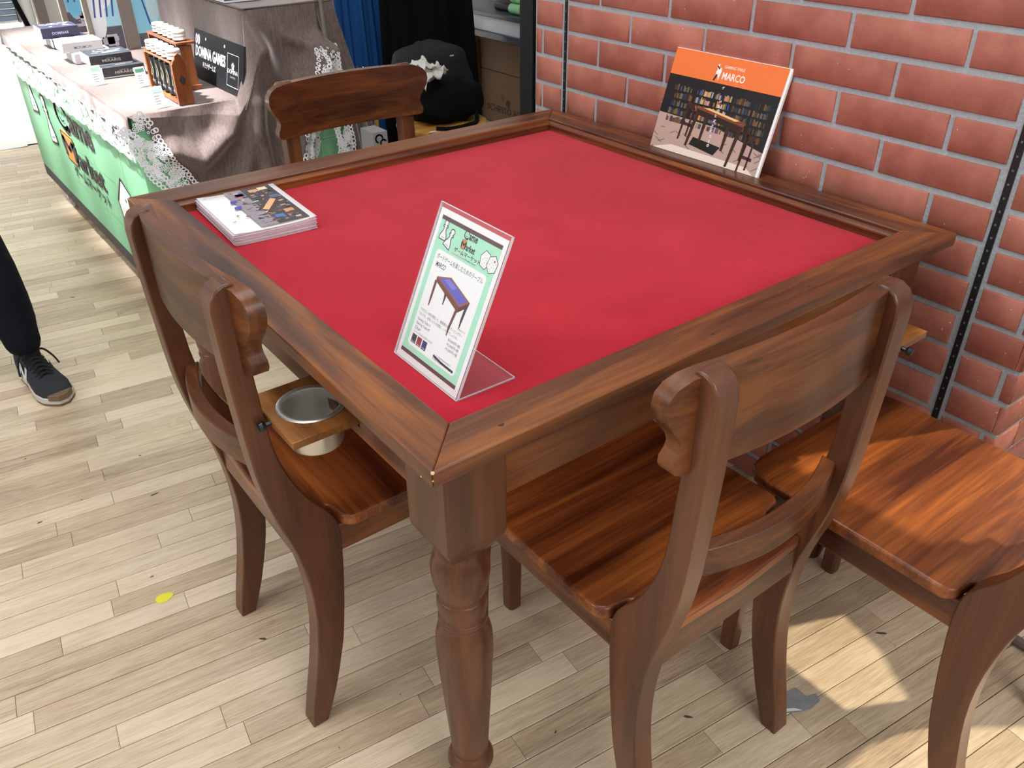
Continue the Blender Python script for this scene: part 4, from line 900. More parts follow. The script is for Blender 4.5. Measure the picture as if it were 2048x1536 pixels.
def jars(x, ys, z0, zt, group, label):
    first = None; ORD = ['the jar nearest the near end of the rack', 'second jar from the near end', 'the middle jar of the five', 'second jar from the far end', 'the jar nearest the far end of the rack']
    for q_, y in enumerate(ys):
        if first is None:
            t = thing('jar', label+', '+ORD[q_], 'jar', (x,y,z0), 0, group); H = zt-z0
            obj('glass_tube', MB().lathe([(0.0165,0),(0.018,0.002),(0.018,H-0.012),(0.0165,H-0.0065)], (0,0,0.0005), 20), GLASS, t)
            obj('picture_slip', MB().lathe([(0.0155,0.004),(0.0155,H-0.02)], (0,0,0.001), 16, cap=False), plain('dark_slip', (52,54,56), 0.6, noise_amt=0.4, noise_scale=90), t)
            P = Print(); P.stroke([(0.004,0.03),(0.012,0.06),(0.02,0.07),(0.026,0.05),(0.018,0.03),(0.010,0.012)], 0.005, (156,142,120), 1); P.stroke([(0.012,0.06),(0.010,0.085),(0.02,0.095)], 0.004, (128,118,104), 1)
            P.text('MYSTIC', 0.003, 0.010, 0.008, (226,224,218), 2, width=0.025)
            P.build('slip_print', (-0.0166,0.0145,0.006), (0,-1,0), (0,0,1), t, mat=PRINTM)
            obj('cap', MB().lathe([(0.017,H+0.001),(0.0195,H+0.002),(0.0195,H+0.008),(0.0175,H+0.0095),(0.0195,H+0.011),(0.0195,H+0.017),(0.0175,H+0.0185),(0.0195,H+0.020),(0.0195,H+0.026),(0.018,H+0.028)], (0,0,0.0008), 22), plain('white_cap', (224,222,218), 0.35, 0.3), t, angle=60)
            first = t
        else: dup(first, (x,y,z0), label=label+', '+ORD[q_])
jar_rack(0.383,0.428,1.938,2.196,ZT+0.118,'front wooden jar rack with curved end panels, beside the black shop sign',True,[1.972+0.0475*i for i in range(5)])
jars(0.4055, [1.972+0.0475*i for i in range(5)], ZT+0.0125, ZT+0.119, 'jars in the front rack', 'white-capped tube in the front rack')
jar_rack(0.462,0.506,2.115,2.395,ZT+0.138,'plain back wooden jar rack standing behind the one with curved ends',False,[2.145+0.0475*i for i in range(5)])
jars(0.484, [2.145+0.0475*i for i in range(5)], ZT+0.0125, ZT+0.139, 'jars in the back rack', 'white-capped tube in the back rack')

# small price stands
def price_stand(x, y, label, head, rot=0.15):
    t = thing('price_stand', label, 'sign', (x,y,ZT), rot)
    obj('card', MB().add([(0,0,0.0005),(0.034,0.0,0.0005),(0.034,0.014,0.056),(0,0.014,0.056),(0,0.0012,0.0005),(0.034,0.0012,0.0005),(0.034,0.0152,0.056),(0,0.0152,0.056)], [(0,1,2,3),(4,7,6,5),(0,4,5,1),(1,5,6,2),(2,6,7,3),(3,7,4,0)]), WHITE, t)
    obj('clear_foot', MB().box(0,0.034,0.0012,0.032,0.0003,0.0013), ACRYL, t)
    P = Print(); P.rect(0.003,0.042,0.031,0.053,head,1)
    for k in range(4): P.rect(0.004,0.010+0.007*k,0.018+0.003*(k%2),0.0122+0.007*k,(120,122,130),1)
    P.build('card_print', (0,-0.0002,0.0005), (1,0,0), (0,0.014,0.0555), t, mat=PRINTM)
price_stand(0.362,2.25,'small price stand with a green heading, in front of the charcoal boxes',(60,120,90))
price_stand(0.318,1.945,'small price stand with pale blue heading at the near corner of the cloth',(170,220,236))
price_stand(0.258,2.36,'small white price stand left of the charcoal boxes',(150,200,170))

# black shop sign
sg = thing('shop_sign', 'black shop sign with white bubble lettering leaning against the velvet tier', 'sign', (0.556,2.310,ZT))
Us = Vector((0,-1,0)); Vs = Vector((sin(0.22),0,cos(0.22))); Ns = Us.cross(Vs)
obj('sign_board', slab(-Ns*0.004, Us, Vs, Ns, 0.412, 0.146, 0.004), plain('black_board', (24,26,30), 0.5, noise_amt=0.02), sg)
P = Print(); Wt = (244,244,244)
P.text('DOMINA GAMES', 0.018, 0.066, 0.034, Wt, 2, width=0.255, bold=0.028); P.text('ドミナゲームズ', 0.085, 0.038, 0.019, Wt, 2, width=0.108, bold=0.012)
for u in (0.024, 0.044): P.disc(u, 0.118, 0.0105, Wt, 1, 16, ry=0.016)
P.stroke([(0.018,0.124),(0.024,0.110),(0.030,0.124)], 0.0025, (24,26,30), 2); P.stroke([(0.040,0.122),(0.047,0.116),(0.040,0.110)], 0.0025, (24,26,30), 2)
for u in (0.105, 0.262): P.disc(u, 0.126, 0.0045, Wt, 1, 12)
fr_ = [(0.288,0.020),(0.376,0.020),(0.376,0.112),(0.288,0.112),(0.288,0.020)]; P.stroke(fr_, 0.0018, (190,192,194), 1)
for i in range(5): P.disc(0.332+0.007*cos(pi/2+i*2*pi/5), 0.079+0.007*sin(pi/2+i*2*pi/5), 0.0042, Wt, 2, 10)
P.text('DOMINA', 0.332, 0.056, 0.013, (206,208,210), 2, width=0.078, align='C'); P.text('GAMES', 0.332, 0.044, 0.006, (150,152,156), 2, width=0.042, align='C')
P.build('sign_lettering', Ns*0.0002, Us, Vs, sg, eps=0.0002, mat=PRINTM)

# display frames with blue art panels at the back of the stall
def art_panel(y, x, wd, label, seed):
    t = thing('art_panel', label, 'display', (x,y,ZT)); r = random.Random(seed)
    obj('frame_post', MB().box(0,0.046,-0.016,0.0,0,0.62), GREYB, t, bevel=0.003); obj('frame_post', MB().box(-wd-0.02,-wd,-0.016,0.0,0,0.62), GREYB, t, bevel=0.003)
    obj('art_sheet', MB().box(0.047,0.15,-0.004,-0.002,0.002,0.6), WHITE, t); obj('clear_sheet', MB().box(-wd,0,-0.005,-0.003,0.004,0.6), ACRYL, t); bk = obj('art_sheet', MB().box(-wd,0.0,-0.0025,-0.0005,0.002,0.6), WHITE, t)
    P = Print(); P.rect(-wd+0.004,0.085,-0.004,0.598,(172,222,240),1)
    for i in range(9):
        u = r.uniform(-wd*0.85,-wd*0.15); v = r.uniform(0.12,0.5); P.disc(u, v, r.uniform(0.02,0.05), r.choice([(232,246,252),(120,200,230),(150,214,236),(246,250,252)]), 2+i%3, 18, ry=r.uniform(0.04,0.11))
    for i in range(4):
        u = -wd*(0.2+0.2*i); P.stroke([(u+0.02,0.55),(u,0.4),(u+0.015,0.25),(u-0.005,0.12)], 0.006, (60,80,150), 6)
    P.rect(0.05,0.05,0.147,0.598,(150,214,238),1); P.disc(0.10,0.28,0.035,(232,246,252),2,18,ry=0.09); P.disc(0.12,0.14,0.022,(206,238,246),3,14,ry=0.06); P.stroke([(0.075,0.55),(0.09,0.38),(0.08,0.22),(0.10,0.08)],0.006,(60,80,150),4); P.rect(0.05,0.004,0.147,0.05,(96,94,104),1)
    P.rect(-wd+0.004,0.004,-0.004,0.083,(88,86,96),1)
    for i in range(7): P.rect(-wd+0.01+r.random()*wd*0.7, 0.01+r.random()*0.05, -wd*0.1-r.random()*0.03, 0.03+r.random()*0.04, r.choice([(140,140,152),(60,58,66),(190,190,200)]), 2+i%2)
    P.build('art_print', (0,-0.0056,0), (1,0,0), (0,0,1), t, eps=0.0002, mat=PRINTM)
art_panel(2.92, 0.522, 0.105, 'nearer pale blue art panel in a grey frame at the back of the stall', 1)
art_panel(3.40, 0.555, 0.12, 'farther pale blue art panel in a grey frame at the back of the stall', 2)

# ------------------------------------------------------------------ beyond the stall
colA = tag(obj('round_column', MB().lathe([(0.032,0),(0.032,2.4)], (0.442,4.30,0), 28), COLW), 'slim round white column behind the far end of the stall', 'column')
colB = tag(obj('square_column', MB().box(0.482,0.528,4.28,4.34,0,2.4), GREYB, bevel=0.003), 'grey brown square post beside the slim white column', 'post')
pnl = tag(obj('upright_board', MB().box(0.536,0.72,4.36,4.40,0,2.4), CREAMP, bevel=0.003), 'plain white upright panel right of the grey brown post', 'panel')
tag(obj('hanging_strap', MB().tube([(0.395,4.27,2.3),(0.385,4.27,0.9),(0.40,4.27,0.75),(0.425,4.27,0.64),(0.44,4.27,0.56)], [0.008,0.010,0.012,0.012,0.004], 8), BLACKC), 'black strap hanging in front of the slim white column', 'strap')
sh = thing('roller_shutter', 'dark slatted shutter far beyond the white floor', 'shutter', (0.2,9.2,0))
for i in range(16): obj('slat', MB().box(-1.6,0.95,0,0.03,0.02+0.055*i,0.066+0.055*i), SLAT, sh, bevel=0.006)
obj('shutter_frame', MB().box(0.95,1.02,-0.03,0.05,0,1.2), BLACKM, sh)
tag(obj('white_cable', MB().tube(smoothpts([(0.70,8.9,0.25),(0.80,8.9,0.12),(0.83,8.9,0.30),(0.86,8.9,0.55)], 5), 0.008, 6), WHITE), 'thin white cable in front of the dark slatted shutter', 'cable')
struct(obj('wall_back', MB().box(-3.2,3.4,9.4,9.5,0,2.8), COLW))

def draped(name, x0, x1, y, z1, label, mat, seed, fl=0.05):
    r = random.Random(seed); ph = r.random()*6
    o = obj(name, MB().grid(60, 24, lambda a, b: (x0+(x1-x0)*a+fl*(1-b)*(2*a-1)*0.6, y-0.02*(1-b)*(1.2+sin(a*26+ph)+0.5*sin(a*47))-0.012*sin(a*13)*(1-b*0.5), 0.02+(z1-0.02)*b)), mat, angle=80); solid(o, 0.003, 1)
    q = obj('table_top', MB().box(x0,x1,y,y+0.5,z1-0.012,z1+0.003), mat, o)
    return tag(o, label, 'cloth')
draped('blue_tablecloth', 1.30, 1.50, 2.74, 1.15, 'bright blue tablecloth of the stall behind the velvet drape', BLUEC, 2)
draped('black_tablecloth', 1.475, 1.90, 2.66, 1.20, 'black tablecloth hanging behind the stool, left of the shelf', BLACKC, 3, 0.09)
tag(obj('water_bottle', MB().lathe([(0.024,0),(0.03,0.004),(0.03,0.10),(0.026,0.115),(0.012,0.135),(0.012,0.15),(0.014,0.151),(0.014,0.165)], (1.268,2.5,0.455), 18), mat_clear('bottle_plastic')), 'clear bottle top peeping over the far chair, before the blue cloth', 'bottle')
tag(obj('bottle_shelf', MB().box(1.22,1.31,2.45,2.55,0.435,0.4545).box(1.225,1.24,2.455,2.47,0,0.435).box(1.29,1.305,2.455,2.47,0,0.435).box(1.225,1.24,2.53,2.545,0,0.435).box(1.29,1.305,2.53,2.545,0,0.435), STRIPW), 'small pale wood stand under the clear bottle, behind the far chair', 'stand')
bx = thing('patterned_box', 'white and black patterned board game box between the velvet and the stool', 'box', (0.872,1.70,0))
obj('box_body', MB().box(0,0.05,0,0.08,0,0.60), plain('dim_white_box', (150,150,148), 0.6), bx)
P = Print()
for i, (u, v, q) in enumerate(((0.02,0.58,0.012),(0.034,0.565,0.010),(0.015,0.54,0.01),(0.03,0.50,0.01),(0.04,0.46,0.008))): P.arc(u, v, q, 30*i, 30*i+250, 0.005, (24,24,26), 1); P.disc(u+0.012, v-0.03, 0.005, (140,130,70), 1, 8)
P.build('box_art', (0,-0.0006,0), (1,0,0), (0,0,1), bx, mat=PRINTM)

# stool with bag
st = thing('round_stool', 'round birch stool with bent legs holding the black bag', 'stool', (1.43,2.175,0))
obj('stool_seat', MB().lathe([(0.150,0.424),(0.172,0.428),(0.178,0.436),(0.176,0.446),(0.166,0.451),(0.02,0.452)], (0,0,0), 44), PINE, st, angle=50)
for k in range(4):
    a = radians(232+90*k); d = Vector((cos(a), sin(a), 0)); pth = [d*0.07+Vector((0,0,0.413))]+[d*(0.125+0.035*sin(q*pi/12))+Vector((0,0,0.413-0.035+0.035*cos(q*pi/12))) for q in range(7)]+[d*0.162+Vector((0,0,0.2)), d*0.165]
    sd = Vector((-d.y, d.x, 0)); V = []; F = []
    for i, p in enumerate(pth):
        t = (pth[min(i+1,len(pth)-1)]-pth[max(i-1,0)]).normalized(); nn = t.cross(sd)
        V += [p+sd*0.021+nn*0.010, p-sd*0.021+nn*0.010, p-sd*0.021-nn*0.010, p+sd*0.021-nn*0.010]
    for i in range(len(pth)-1): F += [(4*i+q,4*i+(q+1)%4,4*i+4+(q+1)%4,4*i+4+q) for q in range(4)]
    F += [(0,1,2,3), tuple(4*(len(pth)-1)+q for q in (3,2,1,0))]
    obj('stool_leg', MB().add(V, F), STRIPW, st, bevel=0.003)
obj('seat_label', MB().box(-0.135,-0.075,-0.125,-0.113,0.452,0.4524), WHITE, st)
def blob(name, c, r, seed, amp, mat, parent=None, exps=(1,1), n=(40,26), floor_z=None, lean=(0,0)):
    def f(a, b):
        th = 2*pi*a; ph = pi*(b-0.5); pw = lambda v, e: math.copysign(abs(v)**e, v)
        p = Vector((pw(cos(ph),exps[0])*pw(cos(th),exps[1])*r[0], pw(cos(ph),exps[0])*pw(sin(th),exps[1])*r[1], pw(sin(ph),exps[0])*r[2]))
        q = p.normalized(); p *= 1+amp*(noise.noise(q*2.2+Vector((seed,0,0)))+0.5*noise.noise(q*5+Vector((seed,3,0))))
        p += Vector((lean[0]*p.z, lean[1]*p.z, 0)); w_ = p+Vector(c)
        if floor_z is not None and w_.z < floor_z: w_.z = floor_z
        return w_
    m = MB().grid(n[0], n[1], f); me_o = obj(name, m, mat, parent, angle=75)
    bm = bmesh.new(); bm.from_mesh(me_o.data); bmesh.ops.remove_doubles(bm, verts=bm.verts, dist=0.0004); bm.to_mesh(me_o.data); bm.free(); return me_o
bag = thing('backpack', 'black backpack with a folded jacket slumped on the round stool', 'bag', (0,0,0))
blob('bag_body', (1.47,2.29,0.575), (0.165,0.075,0.135), 1.2, 0.08, plain('black_nylon', (26,27,31), 0.75, noise_amt=0.2), bag, (0.55,0.6), floor_z=0.454, lean=(0,0.25))
blob('folded_jacket', (1.455,2.155,0.525), (0.150,0.085,0.085), 4.7, 0.15, BLACKC, bag, (0.9,0.9), floor_z=0.454)
obj('strap', MB().tube(smoothpts([(1.33,2.06,0.46),(1.38,2.03,0.458),(1.45,2.03,0.459),(1.51,2.05,0.462),(1.53,2.09,0.50)], 4), 0.008, 8), BLACKC, bag)
P = Print(); P.rect(0,0,0.022,0.012,(26,27,31),1); P.rect(0.002,0.003,0.02,0.008,(214,214,216),2); P.build('brand_tag', (1.505,2.214,0.668), (1,0,0), (0,0.2,1), bag, mat=PRINTM)
crm = plain('crumpled_paper', (226,224,218), 0.6, noise_amt=0.05)
def crumple(name, c, sheets):
    m = MB()
    for k, (dx, dy, dz, sx, sy, hh, ax, seed) in enumerate(sheets):
        def f(a, b):
            x, y = (a-0.5), (b-0.5); q = Vector((x*2.1, y*2.1, seed)); z = 0.0
            for o_ in range(2): z += (0.5-abs(noise.noise(q*(1.7**o_)+Vector((0,0,o_*3)))))*hh/(1.55**o_)
            ed = 1-0.25*noise.noise(Vector((x*5, y*5, seed+9)))
            return Vector(c)+Vector((dx+x*sx*ed, dy+y*sy*ed+ax*z, dz+z+x*0.02))
        m.grid(18, 14, f)
    o = obj(name, m, crm, angle=14); solid(o, 0.0012, 0); return o
tag(crumple('crumpled_paper', (1.335,2.125,0.622), [(-0.022,0.0,0.018,0.115,0.085,0.065,0.5,1.3),(0.018,-0.012,0.0,0.11,0.075,0.06,0.3,4.4),(0.03,0.01,-0.012,0.09,0.07,0.06,-0.2,7.7)]), 'crumpled white paper and plastic on top of the black backpack', 'paper')

# shelf unit and boxes in the recess
su = thing('shelf_unit', 'shelf unit with a white front edge in the recess past the brick wall', 'shelf', (0,0,0))
obj('shelf_board', MB().box(2.006,2.5,1.9,3.3,0.655,0.718), SHELFW, su); obj('shelf_trim', MB().box(1.99,2.5,1.9,3.3,0.718,0.736), SHELFD, su, bevel=0.002)
obj('shelf_trim', MB().box(1.99,2.02,1.9,3.3,0.628,0.655), SHELFD, su, bevel=0.002); obj('back_board', MB().box(2.5,2.53,1.9,3.3,0,2.0), plain('dim_back', (140,140,146), 0.6), su)
obj('base_board', MB().box(2.03,2.5,1.9,3.3,0.0,0.21), SHELFW, su, bevel=0.002); obj('side_board', MB().box(2.0,2.53,1.87,1.9,0,2.0), BLACKM, su)
b1 = thing('cardboard_box', 'cardboard box marked in pen on the bottom shelf, right of the other box', 'box', (0,0,0), 0, 'cardboard boxes under the shelf')
obj('box_body', MB().box(2.10,2.46,2.30,2.846,0.212,0.60), CARD, b1, bevel=0.003); obj('tape_seam', MB().box(2.0985,2.10,2.30,2.846,0.455,0.459), plain('dark_seam', (50,36,28), 0.8), b1)
P = Print(); P.text('SCHESSO 8/2', 0.05, 0.06, 0.030, (26,22,22), 1, width=0.27); P.text('½ 箱', 0.16, 0.125, 0.035, (30,26,26), 1, rot=-0.5)
P.build('pen_marking', (2.0978,2.846,0.212), (0,-1,0), (0,0,1), b1, mat=PRINTM)
b2 = thing('cardboard_box', 'plain cardboard box on the bottom shelf, half hidden by the black tablecloth', 'box', (0,0,0), 0, 'cardboard boxes under the shelf')
obj('box_body', MB().box(2.07,2.46,2.852,3.25,0.212,0.58), CARD, b2, bevel=0.003)
tag(obj('red_box', MB().box(2.2,2.44,2.05,2.75,0.79,0.98).box(2.24,2.4,2.1,2.7,0.7365,0.79), REDM, bevel=0.004), 'red box at the back of the white-fronted shelf', 'box')
g1 = tag(obj('cloth_roll', MB().lathe([(0.012,0),(0.022,0.001),(0.024,0.25),(0.012,0.251)], (2.06,2.28,0.8035), 22, axis='Y'), FELTG), 'upper roll of mint printed cloth on the white-fronted shelf', 'cloth roll')
g2 = thing('cloth_roll', 'lower flattened roll of mint cloth with an orange print, on the white-fronted shelf', 'cloth roll', (0,0,0))
obj('roll_body', MB().lathe([(0.012,0),(0.021,0.001),(0.021,0.25),(0.012,0.251)], (2.05,2.28,0.758), 22, axis='Y'), FELTG, g2)
P = Print(); P.text('Game', 0.05, 0.008, 0.018, (220,140,60), 1, width=0.05, bold=0.04); P.build('orange_print', (2.0245,2.50,0.748), (0,-1,0), (0,0,1), g2, mat=PRINTM)
tag(obj('black_cable_box', MB().box(2.06,2.2,2.56,2.68,0.7365,0.775), BLACKM, bevel=0.01), 'small black object lying on the white-fronted shelf', 'box')
tag(blob('clear_bag', (1.76,2.30,0.06), (0.08,0.07,0.06), 3.3, 0.25, plain('yellowed_plastic', (214,190,140), 0.15), None, (0.8,0.8), floor_z=0.002), 'crumpled translucent bag on the floor behind the round stool', 'bag')

# ------------------------------------------------------------------ person (only the near leg shows)
per = thing('person', 'person in dark navy trousers and charcoal sneakers standing at the left edge', 'person', (0,0,0))
def skin_mesh(name, joints, edges, mat, lv=2, root=0):
    me = bpy.data.meshes.new(name); me.from_pydata([j[0] for j in joints], edges, []); o = bpy.data.objects.new(name, me); COL.objects.link(o); o.parent = per
    m = o.modifiers.new('skin', 'SKIN'); m.use_smooth_shade = True
    bm = bmesh.new(); bm.from_mesh(me); lay = bm.verts.layers.skin.verify()
    for v, j in zip(bm.verts, joints):
        r = j[1]; v[lay].radius = r if isinstance(r, tuple) else (r, r)
    bm.verts.ensure_lookup_table(); bm.verts[root][lay].use_root = True
    bm.to_mesh(me); bm.free(); subsurf(o, lv); me.materials.append(mat); return o
PXo, PYo = -0.36, 1.98
J = [((PXo,PYo,0.93),(0.15,0.10)), ((PXo,PYo,0.86),(0.165,0.11)), ((-0.275,PYo,0.78),(0.095,0.095)), ((-0.232,1.955,0.50),(0.070,0.072)), ((-0.222,1.955,0.42),(0.064,0.066)), ((-0.206,1.952,0.30),(0.064,0.066)), ((-0.202,1.945,0.17),(0.054,0.056)), ((-0.203,1.938,0.085),(0.050,0.052)), 
     ((-0.445,PYo,0.78),(0.095,0.095)), ((-0.46,PYo+0.02,0.46),(0.066,0.068)), ((-0.47,PYo+0.05,0.20),(0.054,0.056)), ((-0.47,PYo+0.05,0.085),(0.050,0.052))]
tr_ = skin_mesh('trousers', J, [(0,1),(1,2),(2,3),(3,4),(4,5),(5,6),(6,7),(1,8),(8,9),(9,10),(10,11)], DENIM, 2, 1)
dsp = bpy.data.textures.new('cloth_creases', 'CLOUDS'); dsp.noise_scale = 0.07
dm = tr_.modifiers.new('creases', 'DISPLACE'); dm.texture = dsp; dm.strength = 0.014; dm.mid_level = 0.5
J = [((PXo,PYo,0.95),(0.155,0.105)), ((PXo,PYo,1.15),(0.16,0.105)), ((PXo,PYo,1.36),(0.17,0.10)), ((PXo,PYo,1.45),(0.07,0.06)), ((PXo-0.19,PYo,1.40),0.06), ((PXo-0.24,PYo,1.12),0.05), ((PXo-0.22,PYo-0.10,0.90),0.042), ((PXo+0.19,PYo,1.40),0.06), ((PXo+0.24,PYo,1.12),0.05), ((PXo+0.22,PYo-0.10,0.90),0.042)]
skin_mesh('jacket', J, [(0,1),(1,2),(2,3),(2,4),(4,5),(5,6),(2,7),(7,8),(8,9)], plain('dark_jacket', (40,42,50), 0.9), 2, 1)
J = [((PXo,PYo,1.44),(0.052,0.052)), ((PXo,PYo-0.005,1.52),(0.05,0.052)), ((PXo,PYo-0.012,1.58),(0.066,0.078)), ((PXo,PYo-0.01,1.66),(0.074,0.088)), ((PXo,PYo,1.72),(0.06,0.07))]
hd = skin_mesh('head', J, [(0,1),(1,2),(2,3),(3,4)], SKIN, 2, 0)
obj('nose', MB().lathe([(0.004,0.03),(0.011,0.008),(0.013,0.0),(0.006,-0.006)], (PXo,PYo-0.096,1.605), 12), SKIN, hd)
for s in (1,-1):
    obj('eye', MB().lathe([(0.002,-0.008),(0.009,-0.005),(0.009,0.005),(0.002,0.008)], (PXo+s*0.03,PYo-0.086,1.645), 12, axis='Y'), plain('eye_white', (230,228,224), 0.3), hd)
    obj('ear', MB().lathe([(0.006,-0.006),(0.022,-0.004),(0.022,0.004),(0.006,0.006)], (PXo+s*0.077,PYo,1.63), 14, axis='X'), SKIN, hd)
obj('mouth', MB().box(PXo-0.022,PXo+0.022,PYo-0.088,PYo-0.082,1.572,1.578), plain('lips', (160,84,76), 0.5), hd)
blob('hair', (PXo,PYo+0.012,1.685), (0.088,0.10,0.075), 1.0, 0.05, HAIR, per)
for s in (-1,1):
    wr = Vector((PXo+s*0.22,PYo-0.115,0.885)); hj = [(tuple(wr),(0.026,0.018)), (tuple(wr+Vector((0,-0.02,-0.045))),(0.036,0.016)), (tuple(wr+Vector((0,-0.035,-0.08))),(0.036,0.014))]; he = [(0,1),(1,2)]
    for f_ in range(4):
        b_ = wr+Vector(((f_-1.5)*0.019,-0.037,-0.082)); ln = (0.068,0.078,0.074,0.058)[f_]; i0 = len(hj)
        hj += [(tuple(b_+Vector((0,-0.004,-ln*0.5))),0.0085), (tuple(b_+Vector((0,0.008,-ln))),0.0075)]; he += [(2,i0),(i0,i0+1)]
    i0 = len(hj); hj += [(tuple(wr+Vector((-s*0.036,-0.03,-0.055))),0.010), (tuple(wr+Vector((-s*0.048,-0.035,-0.09))),0.009)]; he += [(1,i0),(i0,i0+1)]
    skin_mesh('hand', hj, he, SKIN, 1, 0)
def shoe(loc, rotz):
    # local: toe towards -y, heel at y = 0
    t = bpy.data.objects.new('sneaker', None); COL.objects.link(t); t.parent = per; t.location = loc; t.rotation_euler = (0,0,rotz)
    def wdt(k): # half widths inner/outer along the foot, k 0 heel .. 1 toe
        pts = [(0,0.018),(0.04,0.030),(0.15,0.035),(0.4,0.036),(0.6,0.045),(0.75,0.049),(0.88,0.043),(0.96,0.028),(1.0,0.012)]
        return polylerp_y(pts, k)
    def polylerp_y(pts, k):
        for (a,b),(c,d) in zip(pts, pts[1:]):
            if k <= c: return b+(d-b)*(k-a)/(c-a)
        return pts[-1][1]
    hgt = lambda k: polylerp_y([(0,0.092),(0.12,0.098),(0.32,0.098),(0.45,0.085),(0.62,0.064),(0.8,0.052),(0.93,0.042),(1.0,0.026)], k)
    L = 0.275
    def up_(a, b):
        k = b; th = pi*a; wv = wdt(k)*0.97; h = hgt(k)-0.022; e = 0.62
        return (wv*math.copysign(abs(cos(th))**e, cos(th)), -L*k, 0.022+h*abs(sin(th))**0.75)
    obj('upper', MB().grid(24, 40, up_), SHOEM, t, angle=80)
    rim_ = [(wdt(k/30)*1.04, -L*k/30-(0.004 if k == 30 else 0)) for k in range(31)]; poly = rim_+[(-a,b) for a, b in reversed(rim_)]
    obj('sole', MB().prism([(x,y,0.006) for x, y in reversed(poly)], (0,0,0.020)), SOLEM, t, bevel=0.003); obj('outsole', MB().prism([(x*0.97,y,0.0) for x, y in reversed(poly)], (0,0,0.006)), GUM, t)
    tp = [(x*1.02,y-0.003) for x, y in poly if y < -L*0.93]; obj('toe_bumper', MB().prism([(x,y,0.018) for x, y in reversed(tp)], (0,0,0.02)), GUM, t, bevel=0.003)
    for i in range(6):
        k = 0.36+0.055*i; z = hgt(k)+0.002; wq = 0.026
        for s in (1,-1): obj('lace', MB().tube([(s*wq,-L*k,z-0.010),(s*0.008,-L*(k+0.012),z+0.003),(-s*0.010,-L*(k+0.035),z+0.001),(-s*wq,-L*(k+0.055),z-0.014)], 0.0032, 6), LACEB, t)
    for s in (1,-1): obj('lace', MB().tube(smoothpts([(0,-L*0.36,0.101),(s*0.03,-L*0.40,0.108),(s*0.048,-L*0.46,0.085),(s*0.055,-L*0.52,0.062)], 4), 0.003, 6), LACEB, t)
    obj('tongue', MB().box(-0.024,0.024,-L*0.42,-L*0.36,0.08,0.116), LACEB, t, bevel=0.006)
    for s in (-1, 1):   # white letter N on the flank
        P = Print(); P.stroke([(0.0,0.0),(0.012,0.044)], 0.014, (236,236,236), 1); P.stroke([(0.012,0.044),(0.044,0.004)], 0.014, (236,236,236), 1); P.stroke([(0.044,0.004),(0.056,0.046)], 0.014, (236,236,236), 1)
        k0 = 0.50; P.build('letter_mark', (s*(wdt(k0)+0.0018), -L*(0.28 if s < 0 else 0.52), 0.028), (0,-1 if s < 0 else 1,0), (-s*0.20,0,1), t, mat=PRINTM)
    return t
shoe((-0.212,2.022,0), 0.16); shoe((-0.47,2.10,0), -0.2)

# ------------------------------------------------------------------ bits on the floor
bit = lambda pts, z=0.0004, h=0.0005: MB().prism([(x,y,z) for x, y in pts], (0,0,h))
def at(x, y):   # floor point seen at a photo pixel, used once to lay out flat scraps
    d = fw+rt*((x-1024)/FPX)-up*((y-768)/FPX); p = CAM_LOC+d*(-CAM_LOC.z/d.z); return (p.x, p.y)
tag(obj('yellow_sticker', bit(smooth2 := [(at(325,1197)[0]+0.018*cos(a)*(1+0.25*cos(a)), at(325,1197)[1]+0.013*sin(a)) for a in [2*pi*i/18 for i in range(18)]]), YEL), 'small yellow drop-shaped sticker on the open floor at lower left', 'sticker')
tg = thing('tape_scrap', 'torn grey tape scrap stuck on the floor between the two right chairs', 'tape', (0,0,0))
obj('tape_sheet', bit([at(1556,1410),(at(1572,1385)),at(1590,1375),at(1612,1392),at(1632,1388),at(1640,1402),at(1622,1418),at(1600,1424),at(1568,1427)]), GREYW, tg)
obj('foil_streak', bit([at(1566,1418),at(1590,1417),at(1605,1421),at(1570,1424)], 0.001, 0.0004), WHITE, tg)
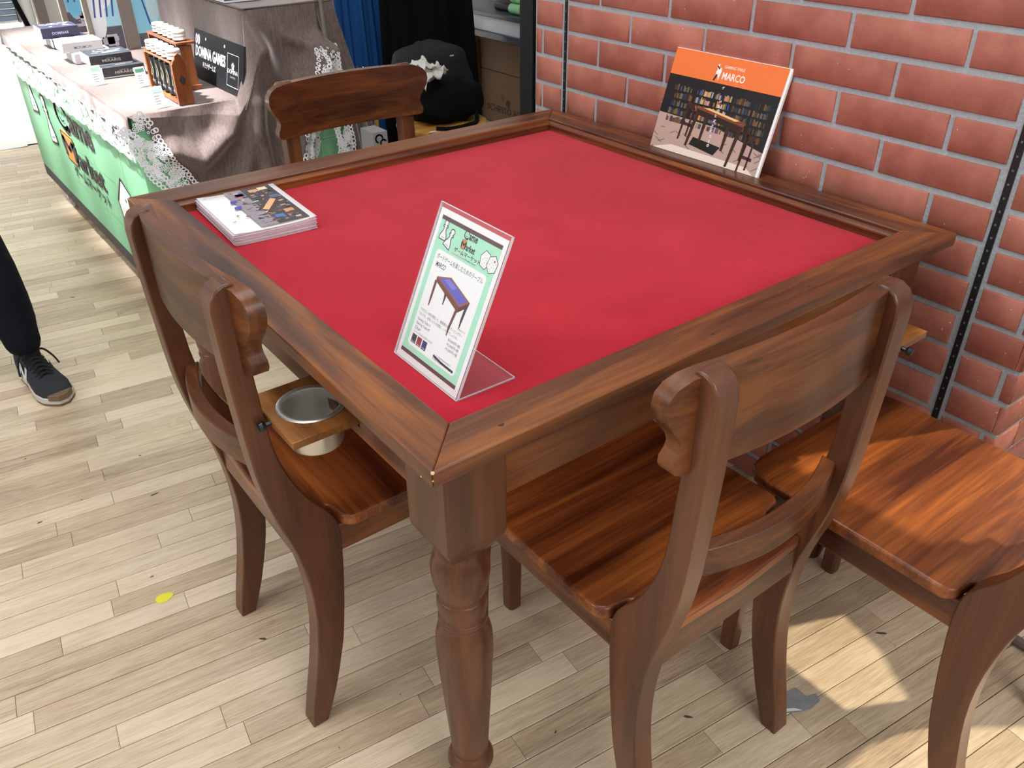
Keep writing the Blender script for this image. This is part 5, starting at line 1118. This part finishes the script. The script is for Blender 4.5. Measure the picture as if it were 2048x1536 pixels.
for i, (x, y) in enumerate(((1668,1440),(150,715),(330,778))): pass
cb = tag(obj('floor_cable', MB().tube(smoothpts([(1.30,-0.18,0.02),(1.16,-0.24,0.012),(1.10,-0.30,0.012),(1.12,-0.42,0.012),(1.25,-0.55,0.012)], 6), 0.010, 8), CORDM), 'taupe cable on the floor by the end of the brick wall', 'cable')
sc = MB(); r9 = random.Random(11)
for i in range(46):
    px, py = r9.uniform(20,2000), r9.uniform(560,1530); x, y = at(px, py); a0 = r9.uniform(0,6.3); L_ = r9.choice([0.003,0.004,0.005,0.008,0.014])*r9.uniform(0.7,1.2); W_s = min(L_*0.45, 0.0035)
    sc.add([(x+L_*q*cos(a0)-W_s*p*sin(a0), y+L_*q*sin(a0)+W_s*p*cos(a0), 0.0003) for q, p in ((-1,0),(-0.4,-0.8),(0.5,-0.6),(1,0.1),(0.3,0.7),(-0.5,0.9))], [(0,1,2,3,4,5)])
o = obj('scuff_marks', sc, plain('dark_scuff', (84,74,64), 0.8), floor); o['kind'] = 'stuff'
chip = plain('bare_wood_chip', (222,196,150), 0.7)
for cx, cy, cz, r_ in ((0.0022,0.0022,0.7578,0.0022),(0.0010,0.024,0.7405,0.0016),(0.0016,0.0016,0.748,0.0013)):
    bm = bmesh.new(); bmesh.ops.create_icosphere(bm, subdivisions=2, radius=1)
    for v in bm.verts: v.co = Vector((cx,cy,cz))+v.co*r_*(1+0.5*noise.noise(v.co*3))
    me = bpy.data.meshes.new('worn_chip'); bm.to_mesh(me); bm.free(); me.materials.append(chip); o = bpy.data.objects.new('worn_chip', me); COL.objects.link(o); o.parent = table
knot = plain('dark_knot', (56,30,20), 0.45)
for cx, cy, r_ in ((0.112,0.026,0.0042),(0.70,0.030,0.003),(0.030,0.62,0.004),(0.47,0.02,0.003)):
    obj('knot', MB().add([(cx+r_*(1+0.4*sin(3*a))*cos(a), cy+0.6*r_*sin(a), TZ+0.00015) for a in [2*pi*i/14 for i in range(14)]], [tuple(range(14))]), knot, table)
